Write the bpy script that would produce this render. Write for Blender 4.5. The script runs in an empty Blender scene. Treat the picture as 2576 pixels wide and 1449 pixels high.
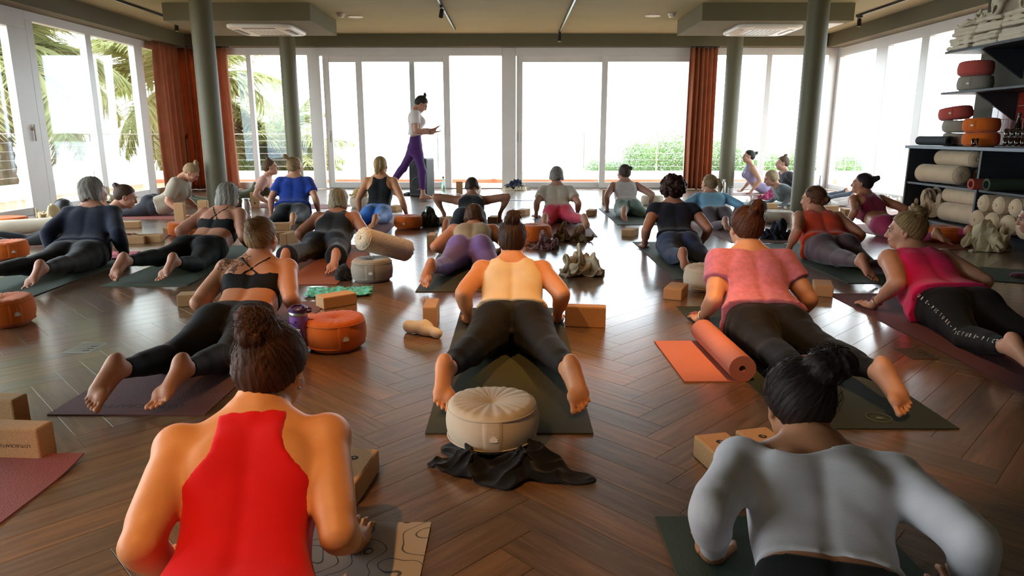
import bpy, bmesh, math, random
import numpy as np
from mathutils import Vector, Matrix

S = bpy.context.scene
# ------------------------------------------------------------------ camera, world, exposure
cam_d = bpy.data.cameras.new('camera')
cam = bpy.data.objects.new('camera', cam_d)
S.collection.objects.link(cam)
cam.location = (0, 0, 1.06)
cam.rotation_euler = (math.radians(90 - 12.5236), 0, 0)
cam_d.sensor_width = 36.0
cam_d.lens = 36.0 * 1740.0 / 2576.0
cam_d.clip_start = .05
cam_d.clip_end = 3000
S.camera = cam
S.view_settings.view_transform = 'Standard'
S.view_settings.look = 'None'
S.view_settings.gamma = 1
S.view_settings.use_curve_mapping = False
S.view_settings.exposure = 0.0
S.cycles.caustics_reflective = False
S.cycles.caustics_refractive = False
S.cycles.max_bounces = 10
S.cycles.transparent_max_bounces = 16
S.cycles.sample_clamp_indirect = 6

# overcast sky: bright, almost even, a little brighter overhead
world = bpy.data.worlds.new('overcast_sky'); S.world = world; world.use_nodes = True
wn = world.node_tree.nodes; wl = world.node_tree.links
bg = wn['Background']
SKY = 10.5
tcw = wn.new('ShaderNodeTexCoord'); cl = wn.new('ShaderNodeTexNoise'); cl.inputs['Scale'].default_value = 2.2; cl.inputs['Detail'].default_value = 5
crw = wn.new('ShaderNodeValToRGB')
crw.color_ramp.elements[0].position = .3; crw.color_ramp.elements[0].color = (.80, .90, 1.0, 1)
crw.color_ramp.elements[1].position = .75; crw.color_ramp.elements[1].color = (.95, .98, 1.0, 1)
wl.new(tcw.outputs['Generated'], cl.inputs['Vector']); wl.new(cl.outputs[0], crw.inputs[0]); wl.new(crw.outputs[0], bg.inputs['Color'])
bg.inputs['Strength'].default_value = SKY

XL, XR, YB, YF, ZC = -6.45, 6.25, 13.9, -2.6, 2.90      # room shell

def portal(name, loc, rot, sx, sy):
    d = bpy.data.lights.new(name, 'AREA'); d.shape = 'RECTANGLE'; d.size = sx; d.size_y = sy
    d.cycles.is_portal = True
    o = bpy.data.objects.new(name, d); S.collection.objects.link(o); o.location = loc; o.rotation_euler = rot
    return o
portal('window_portal_back', (-.1, YB + .12, 1.3), (math.radians(-90), 0, 0), 12.7, 2.6)
portal('window_portal_left', (XL - .12, 6.15, 1.3), (math.radians(90), 0, math.radians(-90)), 15.5, 2.6)
portal('window_portal_right', (XR + .12, 11.2, 1.3), (math.radians(90), 0, math.radians(90)), 5.4, 2.6)

# warm halogen spots of the ceiling tracks: (x, y, aim x, aim y, watts, cone)
WARM = (1.0, .50, .17)
TRACK_SPOTS = [(-1.03, .35, -.72, 1.50, 190, 48), (-1.03, 2.7, -.45, 3.5, 150, 50), (-1.03, 4.5, -1.0, 5.0, 150, 50),
               (.89, 1.5, 1.05, 2.75, 130, 40), (.89, 3.2, .40, 3.7, 170, 46), (.89, 2.6, 1.55, 3.75, 120, 44), (-1.03, 6.4, -.8, 6.6, 80, 48),
               (5.45, 6.4, 4.5, 6.9, 110, 56), (.89, 7.6, 1.0, 7.9, 25, 46), (.89, 5.4, 1.3, 5.6, 60, 46)]


# ------------------------------------------------------------------ helpers
COL = S.collection
RNG = random.Random(7)

def link(name, me, m=None, parent=None, loc=None, rz=None, smooth=False):
    o = bpy.data.objects.new(name, me)
    COL.objects.link(o)
    if m is not None and me is not None and hasattr(me, 'materials') and len(me.materials) == 0:
        me.materials.append(m)
    if parent is not None:
        o.parent = parent
    if loc is not None:
        o.location = loc
    if rz is not None:
        o.rotation_euler = (0, 0, rz)
    if smooth:
        me.polygons.foreach_set('use_smooth', [True] * len(me.polygons))
    return o

def tag(o, label=None, cat=None, group=None, kind=None):
    if label: o['label'] = label
    if cat: o['category'] = cat
    if group: o['group'] = group
    if kind: o['kind'] = kind
    return o

def empty(name, loc=(0, 0, 0), rz=0, parent=None):
    o = bpy.data.objects.new(name, None)
    COL.objects.link(o)
    o.empty_display_size = .1
    o.location = loc
    o.rotation_euler = (0, 0, rz)
    if parent: o.parent = parent
    return o

def copy_tree(o, parent=None):
    c = o.copy()
    COL.objects.link(c)
    if parent is not None:
        c.parent = parent
        c.matrix_parent_inverse = o.matrix_parent_inverse
    for ch in list(o.children):
        copy_tree(ch, c)
    return c

def np_mesh(name, V, F, smooth=True):
    """mesh from numpy verts (N,3) and quads (M,4) or tris (M,3)"""
    me = bpy.data.meshes.new(name)
    V = np.ascontiguousarray(V, dtype=np.float32)
    F = np.ascontiguousarray(F, dtype=np.int32)
    n = F.shape[1]
    me.vertices.add(len(V)); me.vertices.foreach_set('co', V.ravel())
    me.loops.add(F.size); me.loops.foreach_set('vertex_index', F.ravel())
    me.polygons.add(len(F))
    me.polygons.foreach_set('loop_start', np.arange(0, F.size, n, dtype=np.int32))
    me.polygons.foreach_set('loop_total', np.full(len(F), n, dtype=np.int32))
    me.polygons.foreach_set('use_smooth', np.full(len(F), bool(smooth)))
    me.update(calc_edges=True)
    return me

class MB:
    """collects simple shapes into one mesh"""
    def __init__(self):
        self.v = []; self.f = []
    def add(self, vs, fs):
        n = len(self.v)
        self.v += [tuple(p) for p in vs]
        self.f += [tuple(i + n for i in f) for f in fs]
        return self
    def box(self, x0, x1, y0, y1, z0, z1):
        vs = [(x, y, z) for x in (x0, x1) for y in (y0, y1) for z in (z0, z1)]
        return self.add(vs, [(0, 1, 3, 2), (4, 6, 7, 5), (0, 4, 5, 1), (2, 3, 7, 6), (0, 2, 6, 4), (1, 5, 7, 3)])
    def bbox(self, x0, x1, y0, y1, z0, z1, b=.004):
        """box with chamfered edges"""
        bm = bmesh.new()
        bmesh.ops.create_cube(bm, size=1)
        for v in bm.verts:
            v.co = Vector((x0 + (v.co.x + .5) * (x1 - x0), y0 + (v.co.y + .5) * (y1 - y0), z0 + (v.co.z + .5) * (z1 - z0)))
        bmesh.ops.bevel(bm, geom=list(bm.edges), offset=b, segments=2, profile=.6, affect='EDGES')
        bm.verts.ensure_lookup_table()
        self.add([v.co[:] for v in bm.verts], [[v.index for v in f.verts] for f in bm.faces])
        bm.free()
        return self
    def cyl(self, c, r, h, n=24, r2=None, axis='z', cap=True):
        r2 = r if r2 is None else r2
        vs = []
        for k, rr in ((0, r), (1, r2)):
            for i in range(n):
                a = 2 * math.pi * i / n
                p = (rr * math.cos(a), rr * math.sin(a), k * h)
                if axis == 'y': p = (p[0], p[2], -p[1])
                if axis == 'x': p = (p[2], p[0], p[1])
                vs.append((c[0] + p[0], c[1] + p[1], c[2] + p[2]))
        fs = [(i, (i + 1) % n, n + (i + 1) % n, n + i) for i in range(n)]
        if cap: fs += [tuple(range(n - 1, -1, -1)), tuple(range(n, 2 * n))]
        return self.add(vs, fs)
    def lathe(self, prof, n=32, c=(0, 0, 0)):
        vs = []; fs = []
        m = len(prof)
        for (r, z) in prof:
            for i in range(n):
                a = 2 * math.pi * i / n
                vs.append((c[0] + r * math.cos(a), c[1] + r * math.sin(a), c[2] + z))
        for j in range(m - 1):
            for i in range(n):
                fs.append((j * n + i, j * n + (i + 1) % n, (j + 1) * n + (i + 1) % n, (j + 1) * n + i))
        return self.add(vs, fs)
    def tube(self, pts, r, n=8, rad=None, cap=True):
        pts = [Vector(p) for p in pts]
        m = len(pts)
        vs = []; fs = []
        up = Vector((0, 0, 1))
        for j, p in enumerate(pts):
            t = (pts[min(j + 1, m - 1)] - pts[max(j - 1, 0)]).normalized()
            if abs(t.dot(up)) > .95: up = Vector((0, 1, 0)) if abs(t.z) > .9 else Vector((1, 0, 0))
            s = t.cross(up).normalized(); q = s.cross(t).normalized()
            up = q
            rr = r if rad is None else rad[j]
            for i in range(n):
                a = 2 * math.pi * i / n
                vs.append(p + s * (rr * math.cos(a)) + q * (rr * math.sin(a)))
        for j in range(m - 1):
            for i in range(n):
                fs.append((j * n + i, (j + 1) * n + i, (j + 1) * n + (i + 1) % n, j * n + (i + 1) % n))
        if cap: fs += [tuple(range(n)), tuple((m - 1) * n + i for i in range(n - 1, -1, -1))]
        return self.add(vs, fs)
    def extrude(self, poly, z0, z1):
        n = len(poly)
        vs = [(x, y, z0) for x, y in poly] + [(x, y, z1) for x, y in poly]
        fs = [tuple(range(n - 1, -1, -1)), tuple(range(n, 2 * n))] + [(i, (i + 1) % n, n + (i + 1) % n, n + i) for i in range(n)]
        return self.add(vs, fs)
    def mesh(self, name, smooth=False):
        me = bpy.data.meshes.new(name)
        me.from_pydata([tuple(v) for v in self.v], [], self.f)
        if smooth: me.polygons.foreach_set('use_smooth', [True] * len(me.polygons))
        me.update()
        return me
    def build(self, name, m=None, parent=None, loc=None, rz=None, smooth=False):
        return link(name, self.mesh(name, smooth), m, parent, loc, rz)

# ------------------------------------------------------------------ materials
def lin(r, g, b):
    f = lambda c: c / 12.92 if c <= .04045 else ((c + .055) / 1.055) ** 2.4
    return (f(r / 255), f(g / 255), f(b / 255), 1)

class NT:
    def __init__(self, m):
        self.t = m.node_tree; self.n = self.t.nodes
    def new(self, kind, **kw):
        nd = self.n.new(kind)
        for k, v in kw.items():
            if k.startswith('i_'):
                key = k[2:].replace('_', ' ')
                nd.inputs[key].default_value = v
            else: setattr(nd, k, v)
        return nd
    def link(self, a, b): self.t.links.new(a, b)

def mat(name, base, rough=.6, var=.12, vscale=6., bump=0., bscale=80., sheen=0., metal=0., spec=.5, coord='Object', stretch=(1, 1, 1), coat=0., emit=None, estr=0., trans=0., alpha=None, dark=None, bdist=.01):
    m = bpy.data.materials.new(name); m.use_nodes = True
    k = NT(m); b = k.n['Principled BSDF']
    if len(base) == 3: base = (*base, 1)
    b.inputs['Roughness'].default_value = rough
    b.inputs['Metallic'].default_value = metal
    b.inputs['Specular IOR Level'].default_value = spec
    b.inputs['Sheen Weight'].default_value = sheen
    b.inputs['Coat Weight'].default_value = coat
    if trans: b.inputs['Transmission Weight'].default_value = trans
    if emit:
        b.inputs['Emission Color'].default_value = (*emit[:3], 1); b.inputs['Emission Strength'].default_value = estr
    tc = k.new('ShaderNodeTexCoord'); mp = k.new('ShaderNodeMapping')
    mp.inputs['Scale'].default_value = stretch
    k.link(tc.outputs[coord], mp.inputs[0])
    if var > 0:
        nz = k.new('ShaderNodeTexNoise'); nz.inputs['Scale'].default_value = vscale; nz.inputs['Detail'].default_value = 4
        k.link(mp.outputs[0], nz.inputs['Vector'])
        rp = k.new('ShaderNodeValToRGB')
        rp.color_ramp.elements[0].position = .3; rp.color_ramp.elements[1].position = .72
        d = dark if dark else tuple(c * (1 - var) for c in base[:3])
        rp.color_ramp.elements[0].color = (*d[:3], 1)
        rp.color_ramp.elements[1].color = (*[min(1, c * (1 + var)) for c in base[:3]], 1)
        k.link(nz.outputs[0], rp.inputs[0]); k.link(rp.outputs[0], b.inputs['Base Color'])
    else:
        b.inputs['Base Color'].default_value = base
    if bump > 0:
        n2 = k.new('ShaderNodeTexNoise'); n2.inputs['Scale'].default_value = bscale; n2.inputs['Detail'].default_value = 3
        k.link(mp.outputs[0], n2.inputs['Vector'])
        bp = k.new('ShaderNodeBump'); bp.inputs['Strength'].default_value = bump; bp.inputs['Distance'].default_value = bdist
        k.link(n2.outputs[0], bp.inputs['Height']); k.link(bp.outputs[0], b.inputs['Normal'])
    return m

def rgb(h):
    return lin(int(h[0:2], 16), int(h[2:4], 16), int(h[4:6], 16))

_fab = {}
def fabric(h, rough=.85, sheen=.15, bump=.25, bscale=350., var=.08, vscale=9.):
    key = (h, rough, sheen, bump)
    if key not in _fab:
        _fab[key] = mat('fabric_' + h, rgb(h), rough, var, vscale, bump, bscale, sheen, spec=.25, bdist=.003)
    return _fab[key]

# ------------------------------------------------------------------ implicit surfaces (bodies, hair, garments, soft things)
f32 = np.float32

def surfnets(Fd, h, org):
    """dual contouring-like polygonisation of Fd<0 -> verts, quads"""
    s = Fd < 0
    if not s.any(): return np.zeros((0, 3), f32), np.zeros((0, 4), np.int32)
    w = [np.nonzero(s.any(axis=tuple(a for a in range(3) if a != ax)))[0] for ax in range(3)]
    lo = [max(0, int(a[0]) - 2) for a in w]; hi = [min(Fd.shape[i], int(a[-1]) + 3) for i, a in enumerate(w)]
    Fd = Fd[lo[0]:hi[0], lo[1]:hi[1], lo[2]:hi[2]]; s = s[lo[0]:hi[0], lo[1]:hi[1], lo[2]:hi[2]]
    org = np.array(org, f32) + h * np.array(lo, f32)
    c = np.zeros(tuple(n - 1 for n in s.shape), np.uint8)
    for a in (0, 1):
        for b in (0, 1):
            for d in (0, 1):
                c += s[a:s.shape[0] - 1 + a, b:s.shape[1] - 1 + b, d:s.shape[2] - 1 + d]
    act = (c > 0) & (c < 8)
    I, J, K = np.nonzero(act)
    idx = np.full(act.shape, -1, np.int32); idx[I, J, K] = np.arange(len(I), dtype=np.int32)
    offs = [(a, b, d) for a in (0, 1) for b in (0, 1) for d in (0, 1)]
    val = [Fd[I + a, J + b, K + d] for a, b, d in offs]
    pos = np.zeros((len(I), 3), f32); cnt = np.zeros(len(I), f32)
    for i, A in enumerate(offs):
        for j, B in enumerate(offs):
            if j <= i or sum(abs(x - y) for x, y in zip(A, B)) != 1: continue
            m = (val[i] < 0) != (val[j] < 0)
            t = np.where(m, val[i] / np.where(m, val[i] - val[j], 1), 0).astype(f32)
            for ax in range(3):
                pos[:, ax] += np.where(m, A[ax] + t * (B[ax] - A[ax]), 0)
            cnt += m
    pos /= cnt[:, None]
    V = org + h * (np.stack([I, J, K], 1).astype(f32) + pos)
    quads = []
    for ax in range(3):
        sl0 = [slice(1, -1)] * 3; sl1 = [slice(1, -1)] * 3
        sl0[ax] = slice(0, -1); sl1[ax] = slice(1, None)
        a = s[tuple(sl0)]; b = s[tuple(sl1)]
        e = np.argwhere(a != b)
        inside = a[tuple(e.T)]
        for q in range(3):
            if q != ax: e[:, q] += 1
        u, v = [q for q in range(3) if q != ax]
        def cell(du, dv):
            g = e.copy(); g[:, u] += du; g[:, v] += dv
            return idx[g[:, 0], g[:, 1], g[:, 2]]
        q = np.stack([cell(-1, -1), cell(0, -1), cell(0, 0), cell(-1, 0)], 1)
        flip = inside if ax != 1 else ~inside
        q[~flip] = q[~flip][:, ::-1]
        quads.append(q)
    Q = np.concatenate(quads)
    Q = Q[(Q >= 0).all(1)]
    return V, Q

def relax(V, Q, it=1, f=.5):
    E = np.concatenate([Q[:, [0, 1]], Q[:, [1, 2]], Q[:, [2, 3]], Q[:, [3, 0]]])
    n = len(V)
    deg = np.bincount(E[:, 0], minlength=n) + np.bincount(E[:, 1], minlength=n)
    deg = np.maximum(deg, 1)
    for _ in range(it):
        W = np.empty_like(V)
        for ax in range(3):
            W[:, ax] = (np.bincount(E[:, 0], V[E[:, 1], ax], n) + np.bincount(E[:, 1], V[E[:, 0], ax], n)) / deg
        V = V + f * (W - V)
    return V

def smin(a, b, k):
    d = np.abs(a - b)
    np.subtract(k, d, out=d); np.maximum(d, 0, out=d); d *= d; d *= 1 / (4 * k)
    m = np.minimum(a, b); m -= d
    return m

class Grid:
    def __init__(self, lo, hi, h):
        self.h = h; self.lo = np.array(lo, f32)
        n = [int(math.ceil((hi[i] - lo[i]) / h)) + 1 for i in range(3)]
        self.n = n
        self.ax = [self.lo[i] + h * np.arange(n[i], dtype=f32) for i in range(3)]
        self.X = self.ax[0][:, None, None]; self.Y = self.ax[1][None, :, None]; self.Z = self.ax[2][None, None, :]
    def field(self): return np.full(self.n, .12, f32)
    def sl(self, lo, hi):
        r = []
        for i in range(3):
            a = int(max(0, math.floor((lo[i] - self.lo[i]) / self.h))); b = int(min(self.n[i], math.ceil((hi[i] - self.lo[i]) / self.h) + 1))
            if b <= a: return None
            r.append(slice(a, b))
        return tuple(r)
    def xyz(self, s):
        return self.ax[0][s[0]][:, None, None], self.ax[1][s[1]][None, :, None], self.ax[2][s[2]][None, None, :]
    def cone(self, Fd, a, b, ra, rb, k=.02, sub=False, pad=.055):
        a = np.array(a, f32); b = np.array(b, f32)
        r = max(ra, rb) + pad
        s = self.sl(np.minimum(a, b) - r, np.maximum(a, b) + r)
        if s is None: return
        x, y, z = self.xyz(s)
        d = b - a; L = float(d @ d) + 1e-9
        px, py, pz = x - a[0], y - a[1], z - a[2]
        dt = px * d[0] + py * d[1] + pz * d[2]
        t = np.clip(dt / L, 0, 1)
        q = np.sqrt(np.maximum(px * px + py * py + pz * pz - 2 * t * dt + t * t * L, 0)) - (ra + (rb - ra) * t)
        self.mix(Fd, s, q, k, sub)
    def ell(self, Fd, c, r, R=None, k=.02, sub=False, pad=.05):
        """ellipsoid; R rows = local axes"""
        c = np.array(c, f32); m = max(r) + pad
        s = self.sl(c - m, c + m)
        if s is None: return
        x, y, z = self.xyz(s)
        px, py, pz = x - c[0], y - c[1], z - c[2]
        if R is None: R = np.eye(3)
        l = [px * float(R[i][0]) + py * float(R[i][1]) + pz * float(R[i][2]) for i in range(3)]
        k0 = np.sqrt(sum((l[i] / r[i]) ** 2 for i in range(3)))
        k1 = np.sqrt(sum((l[i] / (r[i] * r[i])) ** 2 for i in range(3))) + 1e-6
        self.mix(Fd, s, k0 * (k0 - 1) / k1, k, sub)
    def mix(self, Fd, s, q, k, sub):
        if sub: Fd[s] = -smin(-Fd[s], q.astype(f32), k)
        else: Fd[s] = smin(Fd[s], q.astype(f32), k)
    def mesh(self, name, Fd, it=1):
        V, Q = surfnets(Fd, self.h, self.lo)
        if len(Q) == 0: return None
        if it: V = relax(V, Q, it)
        return np_mesh(name, V, Q)


# ------------------------------------------------------------------ room materials
M_CEIL = mat('ceiling_olive_paint', rgb('9a9777'), .8, .05, 1.2, .05, 60)
M_BEAM = mat('beam_olive_paint', rgb('625d46'), .75, .06, 1.2, .05, 60)
M_SOFF = mat('soffit_olive_paint', rgb('6f6a52'), .8, .05, 1.2, .05, 60)
M_COLM = mat('column_olive_paint', rgb('625d44'), .55, .06, 2., .08, 120)
M_WHITE = mat('white_window_frame', rgb('dedad6'), .35, .04, 3.)
M_DWALL = mat('dark_olive_wall', rgb('4a4638'), .8, .1, 2., .08, 70)
M_BLACKT = mat('black_metal', rgb('1b1b1d'), .45, .1, 8.)
M_STEEL = mat('brushed_steel', rgb('b4b4b2'), .35, .08, 30., metal=.9)
M_PLW = mat('white_plastic', rgb('e6e2da'), .4, .03, 4.)
M_GREYP = mat('grey_plastic', rgb('8f8b86'), .5, .05, 4.)

def glass_mat():
    m = bpy.data.materials.new('window_glass'); m.use_nodes = True
    k = NT(m); k.n.remove(k.n['Principled BSDF'])
    tr = k.new('ShaderNodeBsdfTransparent'); tr.inputs[0].default_value = (.94, .97, .97, 1)
    gl = k.new('ShaderNodeBsdfGlossy'); gl.inputs['Roughness'].default_value = .02; gl.inputs[0].default_value = (.9, .95, 1, 1)
    fr = k.new('ShaderNodeFresnel'); ge = k.new('ShaderNodeNewGeometry')
    mr = k.new('ShaderNodeMapRange'); mr.inputs['To Min'].default_value = 1.45; mr.inputs['To Max'].default_value = 1 / 1.45
    k.link(ge.outputs['Backfacing'], mr.inputs[0]); k.link(mr.outputs[0], fr.inputs[0])
    mx = k.new('ShaderNodeMixShader')
    k.link(fr.outputs[0], mx.inputs[0]); k.link(tr.outputs[0], mx.inputs[1]); k.link(gl.outputs[0], mx.inputs[2])
    k.link(mx.outputs[0], k.n['Material Output'].inputs[0])
    return m
M_GLASS = glass_mat()

def plank_mat():
    m = bpy.data.materials.new('herringbone_oak'); m.use_nodes = True
    k = NT(m); b = k.n['Principled BSDF']
    uv = k.new('ShaderNodeUVMap'); geo = k.new('ShaderNodeNewGeometry'); oi = k.new('ShaderNodeObjectInfo')
    ad = k.new('ShaderNodeMath', operation='ADD'); k.link(geo.outputs['Random Per Island'], ad.inputs[0]); k.link(oi.outputs['Random'], ad.inputs[1])
    fr = k.new('ShaderNodeMath', operation='FRACT'); k.link(ad.outputs[0], fr.inputs[0])
    cb = k.new('ShaderNodeCombineXYZ'); k.link(fr.outputs[0], cb.inputs[2])
    sc = k.new('ShaderNodeVectorMath', operation='SCALE'); sc.inputs['Scale'].default_value = 37.; k.link(cb.outputs[0], sc.inputs[0])
    va = k.new('ShaderNodeVectorMath', operation='ADD'); k.link(uv.outputs[0], va.inputs[0]); k.link(sc.outputs[0], va.inputs[1])
    mp = k.new('ShaderNodeMapping'); mp.inputs['Scale'].default_value = (2.2, 26, 1); k.link(va.outputs[0], mp.inputs[0])
    n1 = k.new('ShaderNodeTexNoise'); n1.inputs['Scale'].default_value = 1.6; n1.inputs['Detail'].default_value = 7; n1.inputs['Roughness'].default_value = .62; n1.inputs['Distortion'].default_value = .5
    k.link(mp.outputs[0], n1.inputs['Vector'])
    rp = k.new('ShaderNodeValToRGB'); e = rp.color_ramp.elements
    e[0].position = .28; e[0].color = rgb('574030'); e[1].position = .75; e[1].color = rgb('8e6b4c')
    k.link(n1.outputs[0], rp.inputs[0])
    hs = k.new('ShaderNodeHueSaturation'); k.link(rp.outputs[0], hs.inputs['Color'])
    mr = k.new('ShaderNodeMapRange'); mr.inputs['To Min'].default_value = .72; mr.inputs['To Max'].default_value = 1.18; k.link(fr.outputs[0], mr.inputs[0])
    k.link(mr.outputs[0], hs.inputs['Value'])
    mr2 = k.new('ShaderNodeMapRange'); mr2.inputs['To Min'].default_value = .8; mr2.inputs['To Max'].default_value = 1.1; k.link(fr.outputs[0], mr2.inputs[0])
    k.link(mr2.outputs[0], hs.inputs['Saturation'])
    k.link(hs.outputs[0], b.inputs['Base Color'])
    rr = k.new('ShaderNodeMapRange'); rr.inputs['To Min'].default_value = .26; rr.inputs['To Max'].default_value = .46; k.link(n1.outputs[0], rr.inputs[0])
    k.link(rr.outputs[0], b.inputs['Roughness'])
    b.inputs['Specular IOR Level'].default_value = .5; b.inputs['Coat Weight'].default_value = 1.; b.inputs['Coat Roughness'].default_value = .17; b.inputs['Coat IOR'].default_value = 1.6
    bp = k.new('ShaderNodeBump'); bp.inputs['Strength'].default_value = .28; bp.inputs['Distance'].default_value = .003
    k.link(n1.outputs[0], bp.inputs['Height']); k.link(bp.outputs[0], b.inputs['Normal'])
    return m
M_PLANK = plank_mat()
M_JOINT = mat('floor_joint', rgb('3a2a20'), .8, .05)

# ------------------------------------------------------------------ floor: herringbone planks, each its own piece
floor = MB().box(XL, XR, YF, YB, -.05, -.006).build('floor', M_JOINT); floor['kind'] = 'structure'
PW, PL = .121, .724
def plank_arrays(gap=.0008, ch=.0002):
    x0, x1, y0, y1 = gap, PL - gap, gap, PW - gap
    v = [(x0, y0, -.006), (x1, y0, -.006), (x1, y1, -.006), (x0, y1, -.006),
         (x0, y0, -ch), (x1, y0, -ch), (x1, y1, -ch), (x0, y1, -ch),
         (x0 + ch, y0 + ch, 0), (x1 - ch, y0 + ch, 0), (x1 - ch, y1 - ch, 0), (x0 + ch, y1 - ch, 0)]
    f = [(8, 9, 10, 11)] + [(4 + i, 4 + (i + 1) % 4, 8 + (i + 1) % 4, 8 + i) for i in range(4)] + [(i, (i + 1) % 4, 4 + (i + 1) % 4, 4 + i) for i in range(4)]
    return v, f
pv, pf = plank_arrays()
def plank_uv(me, base):
    ul = me.uv_layers.new(name='UVMap')
    li = np.empty(len(me.loops), np.int32); me.loops.foreach_get('vertex_index', li)
    ul.data.foreach_set('uv', np.asarray(base, f32)[li].ravel())
pm = bpy.data.meshes.new('plank'); pm.from_pydata(pv, [], pf); pm.update(); pm.materials.append(M_PLANK)
plank_uv(pm, [(a, b) for a, b, _ in pv])
R2 = math.sqrt(.5)
TIPX, TIPY = .566 - math.sqrt(2) * PL, 2.395
pl_all = []
for mcol in range(-9, 9):
    for kk in range(-140, 170):
        for kind in (0, 1):
            if kind == 0: a, b = kk * PW + mcol * PL, kk * PW - mcol * PL            # runs along a
            else: a, b = kk * PW + PL + PW + mcol * PL, (kk + 1) * PW - PL - mcol * PL      # runs along b, origin at its low right corner
            x = (a - b) * R2 + TIPX; y = (a + b) * R2 + TIPY - 2 * PW * R2
            ang = math.radians(45) if kind == 0 else math.radians(135)
            cx = x + math.cos(ang) * PL / 2; cy = y + math.sin(ang) * PL / 2
            if XL + .1 < cx < XR - .1 and YF + .1 < cy < YB - .05:
                pl_all.append((x, y, ang, cx, cy))
def seen_size(q):
    cx, cy = q[3], q[4]
    d = (cy * .9762 + 1.06 * .2168)
    if cy < 1.3: return 0
    px = 1288 + 1740 * cx / d
    return 1 / d**3 if -60 < px < 2640 else 0
pl_all.sort(key=seen_size, reverse=True)
for (x, y, ang, cx, cy) in pl_all[:300]:
    o = bpy.data.objects.new('plank', pm); COL.objects.link(o); o.parent = floor
    o.location = (x, y, 0); o.rotation_euler = (0, 0, ang)
rest = pl_all[300:]
PV = np.array(pv, f32); nv = len(PV)
VV = np.empty((len(rest) * nv, 3), f32); UVb = np.tile(PV[:, :2], (len(rest), 1))
for i, (x, y, ang, cx, cy) in enumerate(rest):
    c_, s_ = math.cos(ang), math.sin(ang)
    VV[i * nv:(i + 1) * nv, 0] = x + PV[:, 0] * c_ - PV[:, 1] * s_
    VV[i * nv:(i + 1) * nv, 1] = y + PV[:, 0] * s_ + PV[:, 1] * c_
    VV[i * nv:(i + 1) * nv, 2] = PV[:, 2]
FF = (np.array(pf, np.int32)[None] + (np.arange(len(rest)) * nv)[:, None, None]).reshape(-1, 4)
rm = np_mesh('far_planks', VV, FF, smooth=False); plank_uv(rm, UVb)
ro = link('far_planks', rm, M_PLANK, floor); ro['kind'] = 'stuff'

# ------------------------------------------------------------------ ceiling, beams, soffits, columns
def struct(o): o['kind'] = 'structure'; return o
struct(MB().box(XL - .3, XR + .3, YF - .2, YB + .3, ZC, ZC + .2).build('ceiling', M_CEIL))
struct(MB().box(XL - .1, XR + .1, YB - .21, YB + .25, 2.68, ZC).build('trim_1', M_BEAM))
struct(MB().box(XL - .25, XL + .30, YF, YB - .21, 2.66, ZC).build('trim_2', M_BEAM))
struct(MB().box(XR - .30, XR + .25, 8.3, YB - .21, 2.66, ZC).build('trim_3', M_BEAM))
for i, (x0, x1) in enumerate(((-5.02, -2.90), (2.73, 4.92))):
    struct(MB().bbox(x0, x1, 10.55, 12.1, 2.655, ZC, .006).build('trim_%d' % (4 + i), M_SOFF))
for (x, y) in ((-4.02, 9.5), (-4.0, 12.95), (4.0, 9.6), (3.97, 12.95)):
    pr = [(.138, 0), (.138, ZC - .002)]
    c = MB().lathe(pr, 48, (x, y, 0)).build('column', M_COLM, smooth=True); c['kind'] = 'structure'
nwin = [0]
def window(kind='window'):
    nwin[0] += 1
    w = empty('%s_%d' % (kind, nwin[0])); w['kind'] = 'structure'
    return w
# closed walls behind the camera and beside it
struct(MB().box(XL - .2, XR + .2, YF - .2, YF, 0, ZC).build('wall_front', mat('front_wall_plaster', rgb('cfc8ba'), .85, .05, 2.)))
struct(MB().box(5.4, XR + .2, YF, 8.35, 0, ZC).build('wall_right', M_DWALL))
struct(MB().box(XL - .2, XL, YF, -1.6, 0, ZC).build('wall_left', M_DWALL))

# ------------------------------------------------------------------ windows
def pane(parent, x0, x1, y0, y1, z0, z1):
    return MB().box(x0, x1, y0, y1, z0, z1).build('pane', M_GLASS, parent)
def bar(parent, name, x0, x1, y0, y1, z0, z1, m=None):
    return MB().bbox(min(x0, x1), max(x0, x1), min(y0, y1), max(y0, y1), z0, z1, .006).build(name, m or M_WHITE, parent)
def handle(parent, x, y, z, nx, ny):
    mb = MB(); mb.bbox(x - .011, x + .011, y - .011, y + .011, z - .11, z + .11, .004)
    mb.bbox(x - .018, x + .018, y - .018, y + .018, z + .03, z + .075, .003)
    return mb.build('handle', M_WHITE, parent)

ZT = 2.68
# back wall: two fixed lights, two pairs of sliding doors, two fixed lights
w = window()
for a, b in ((XL, XL + .1), (-5.108, -5.017), (-3.934, -3.70)): bar(w, 'mullion', a, b, YB, YB + .10, 0, ZT)
bar(w, 'head_rail', XL + .1, -3.934, YB + .002, YB + .098, 2.546, ZT); bar(w, 'sill_rail', XL + .1, -3.934, YB + .002, YB + .098, 0, .13)
pane(w, XL + .1, -5.108, YB + .045, YB + .055, .13, 2.546); pane(w, -5.017, -3.934, YB + .045, YB + .055, .13, 2.546)
def slider(x0, x1, x2, x3, lead):
    """frame x0..x3 with two leaves x0..x1, x1..x2 and a fixed light x2..x3"""
    d = window('door')
    bar(d, 'head_rail', x0, x3, YB - .02, YB + .12, 2.53, ZT); bar(d, 'track', x0, x3, YB - .02, YB + .12, -.002, .02, M_GREYP)
    return d
d = slider(-3.70, -1.205, -1.205, -.198, 0)
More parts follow.
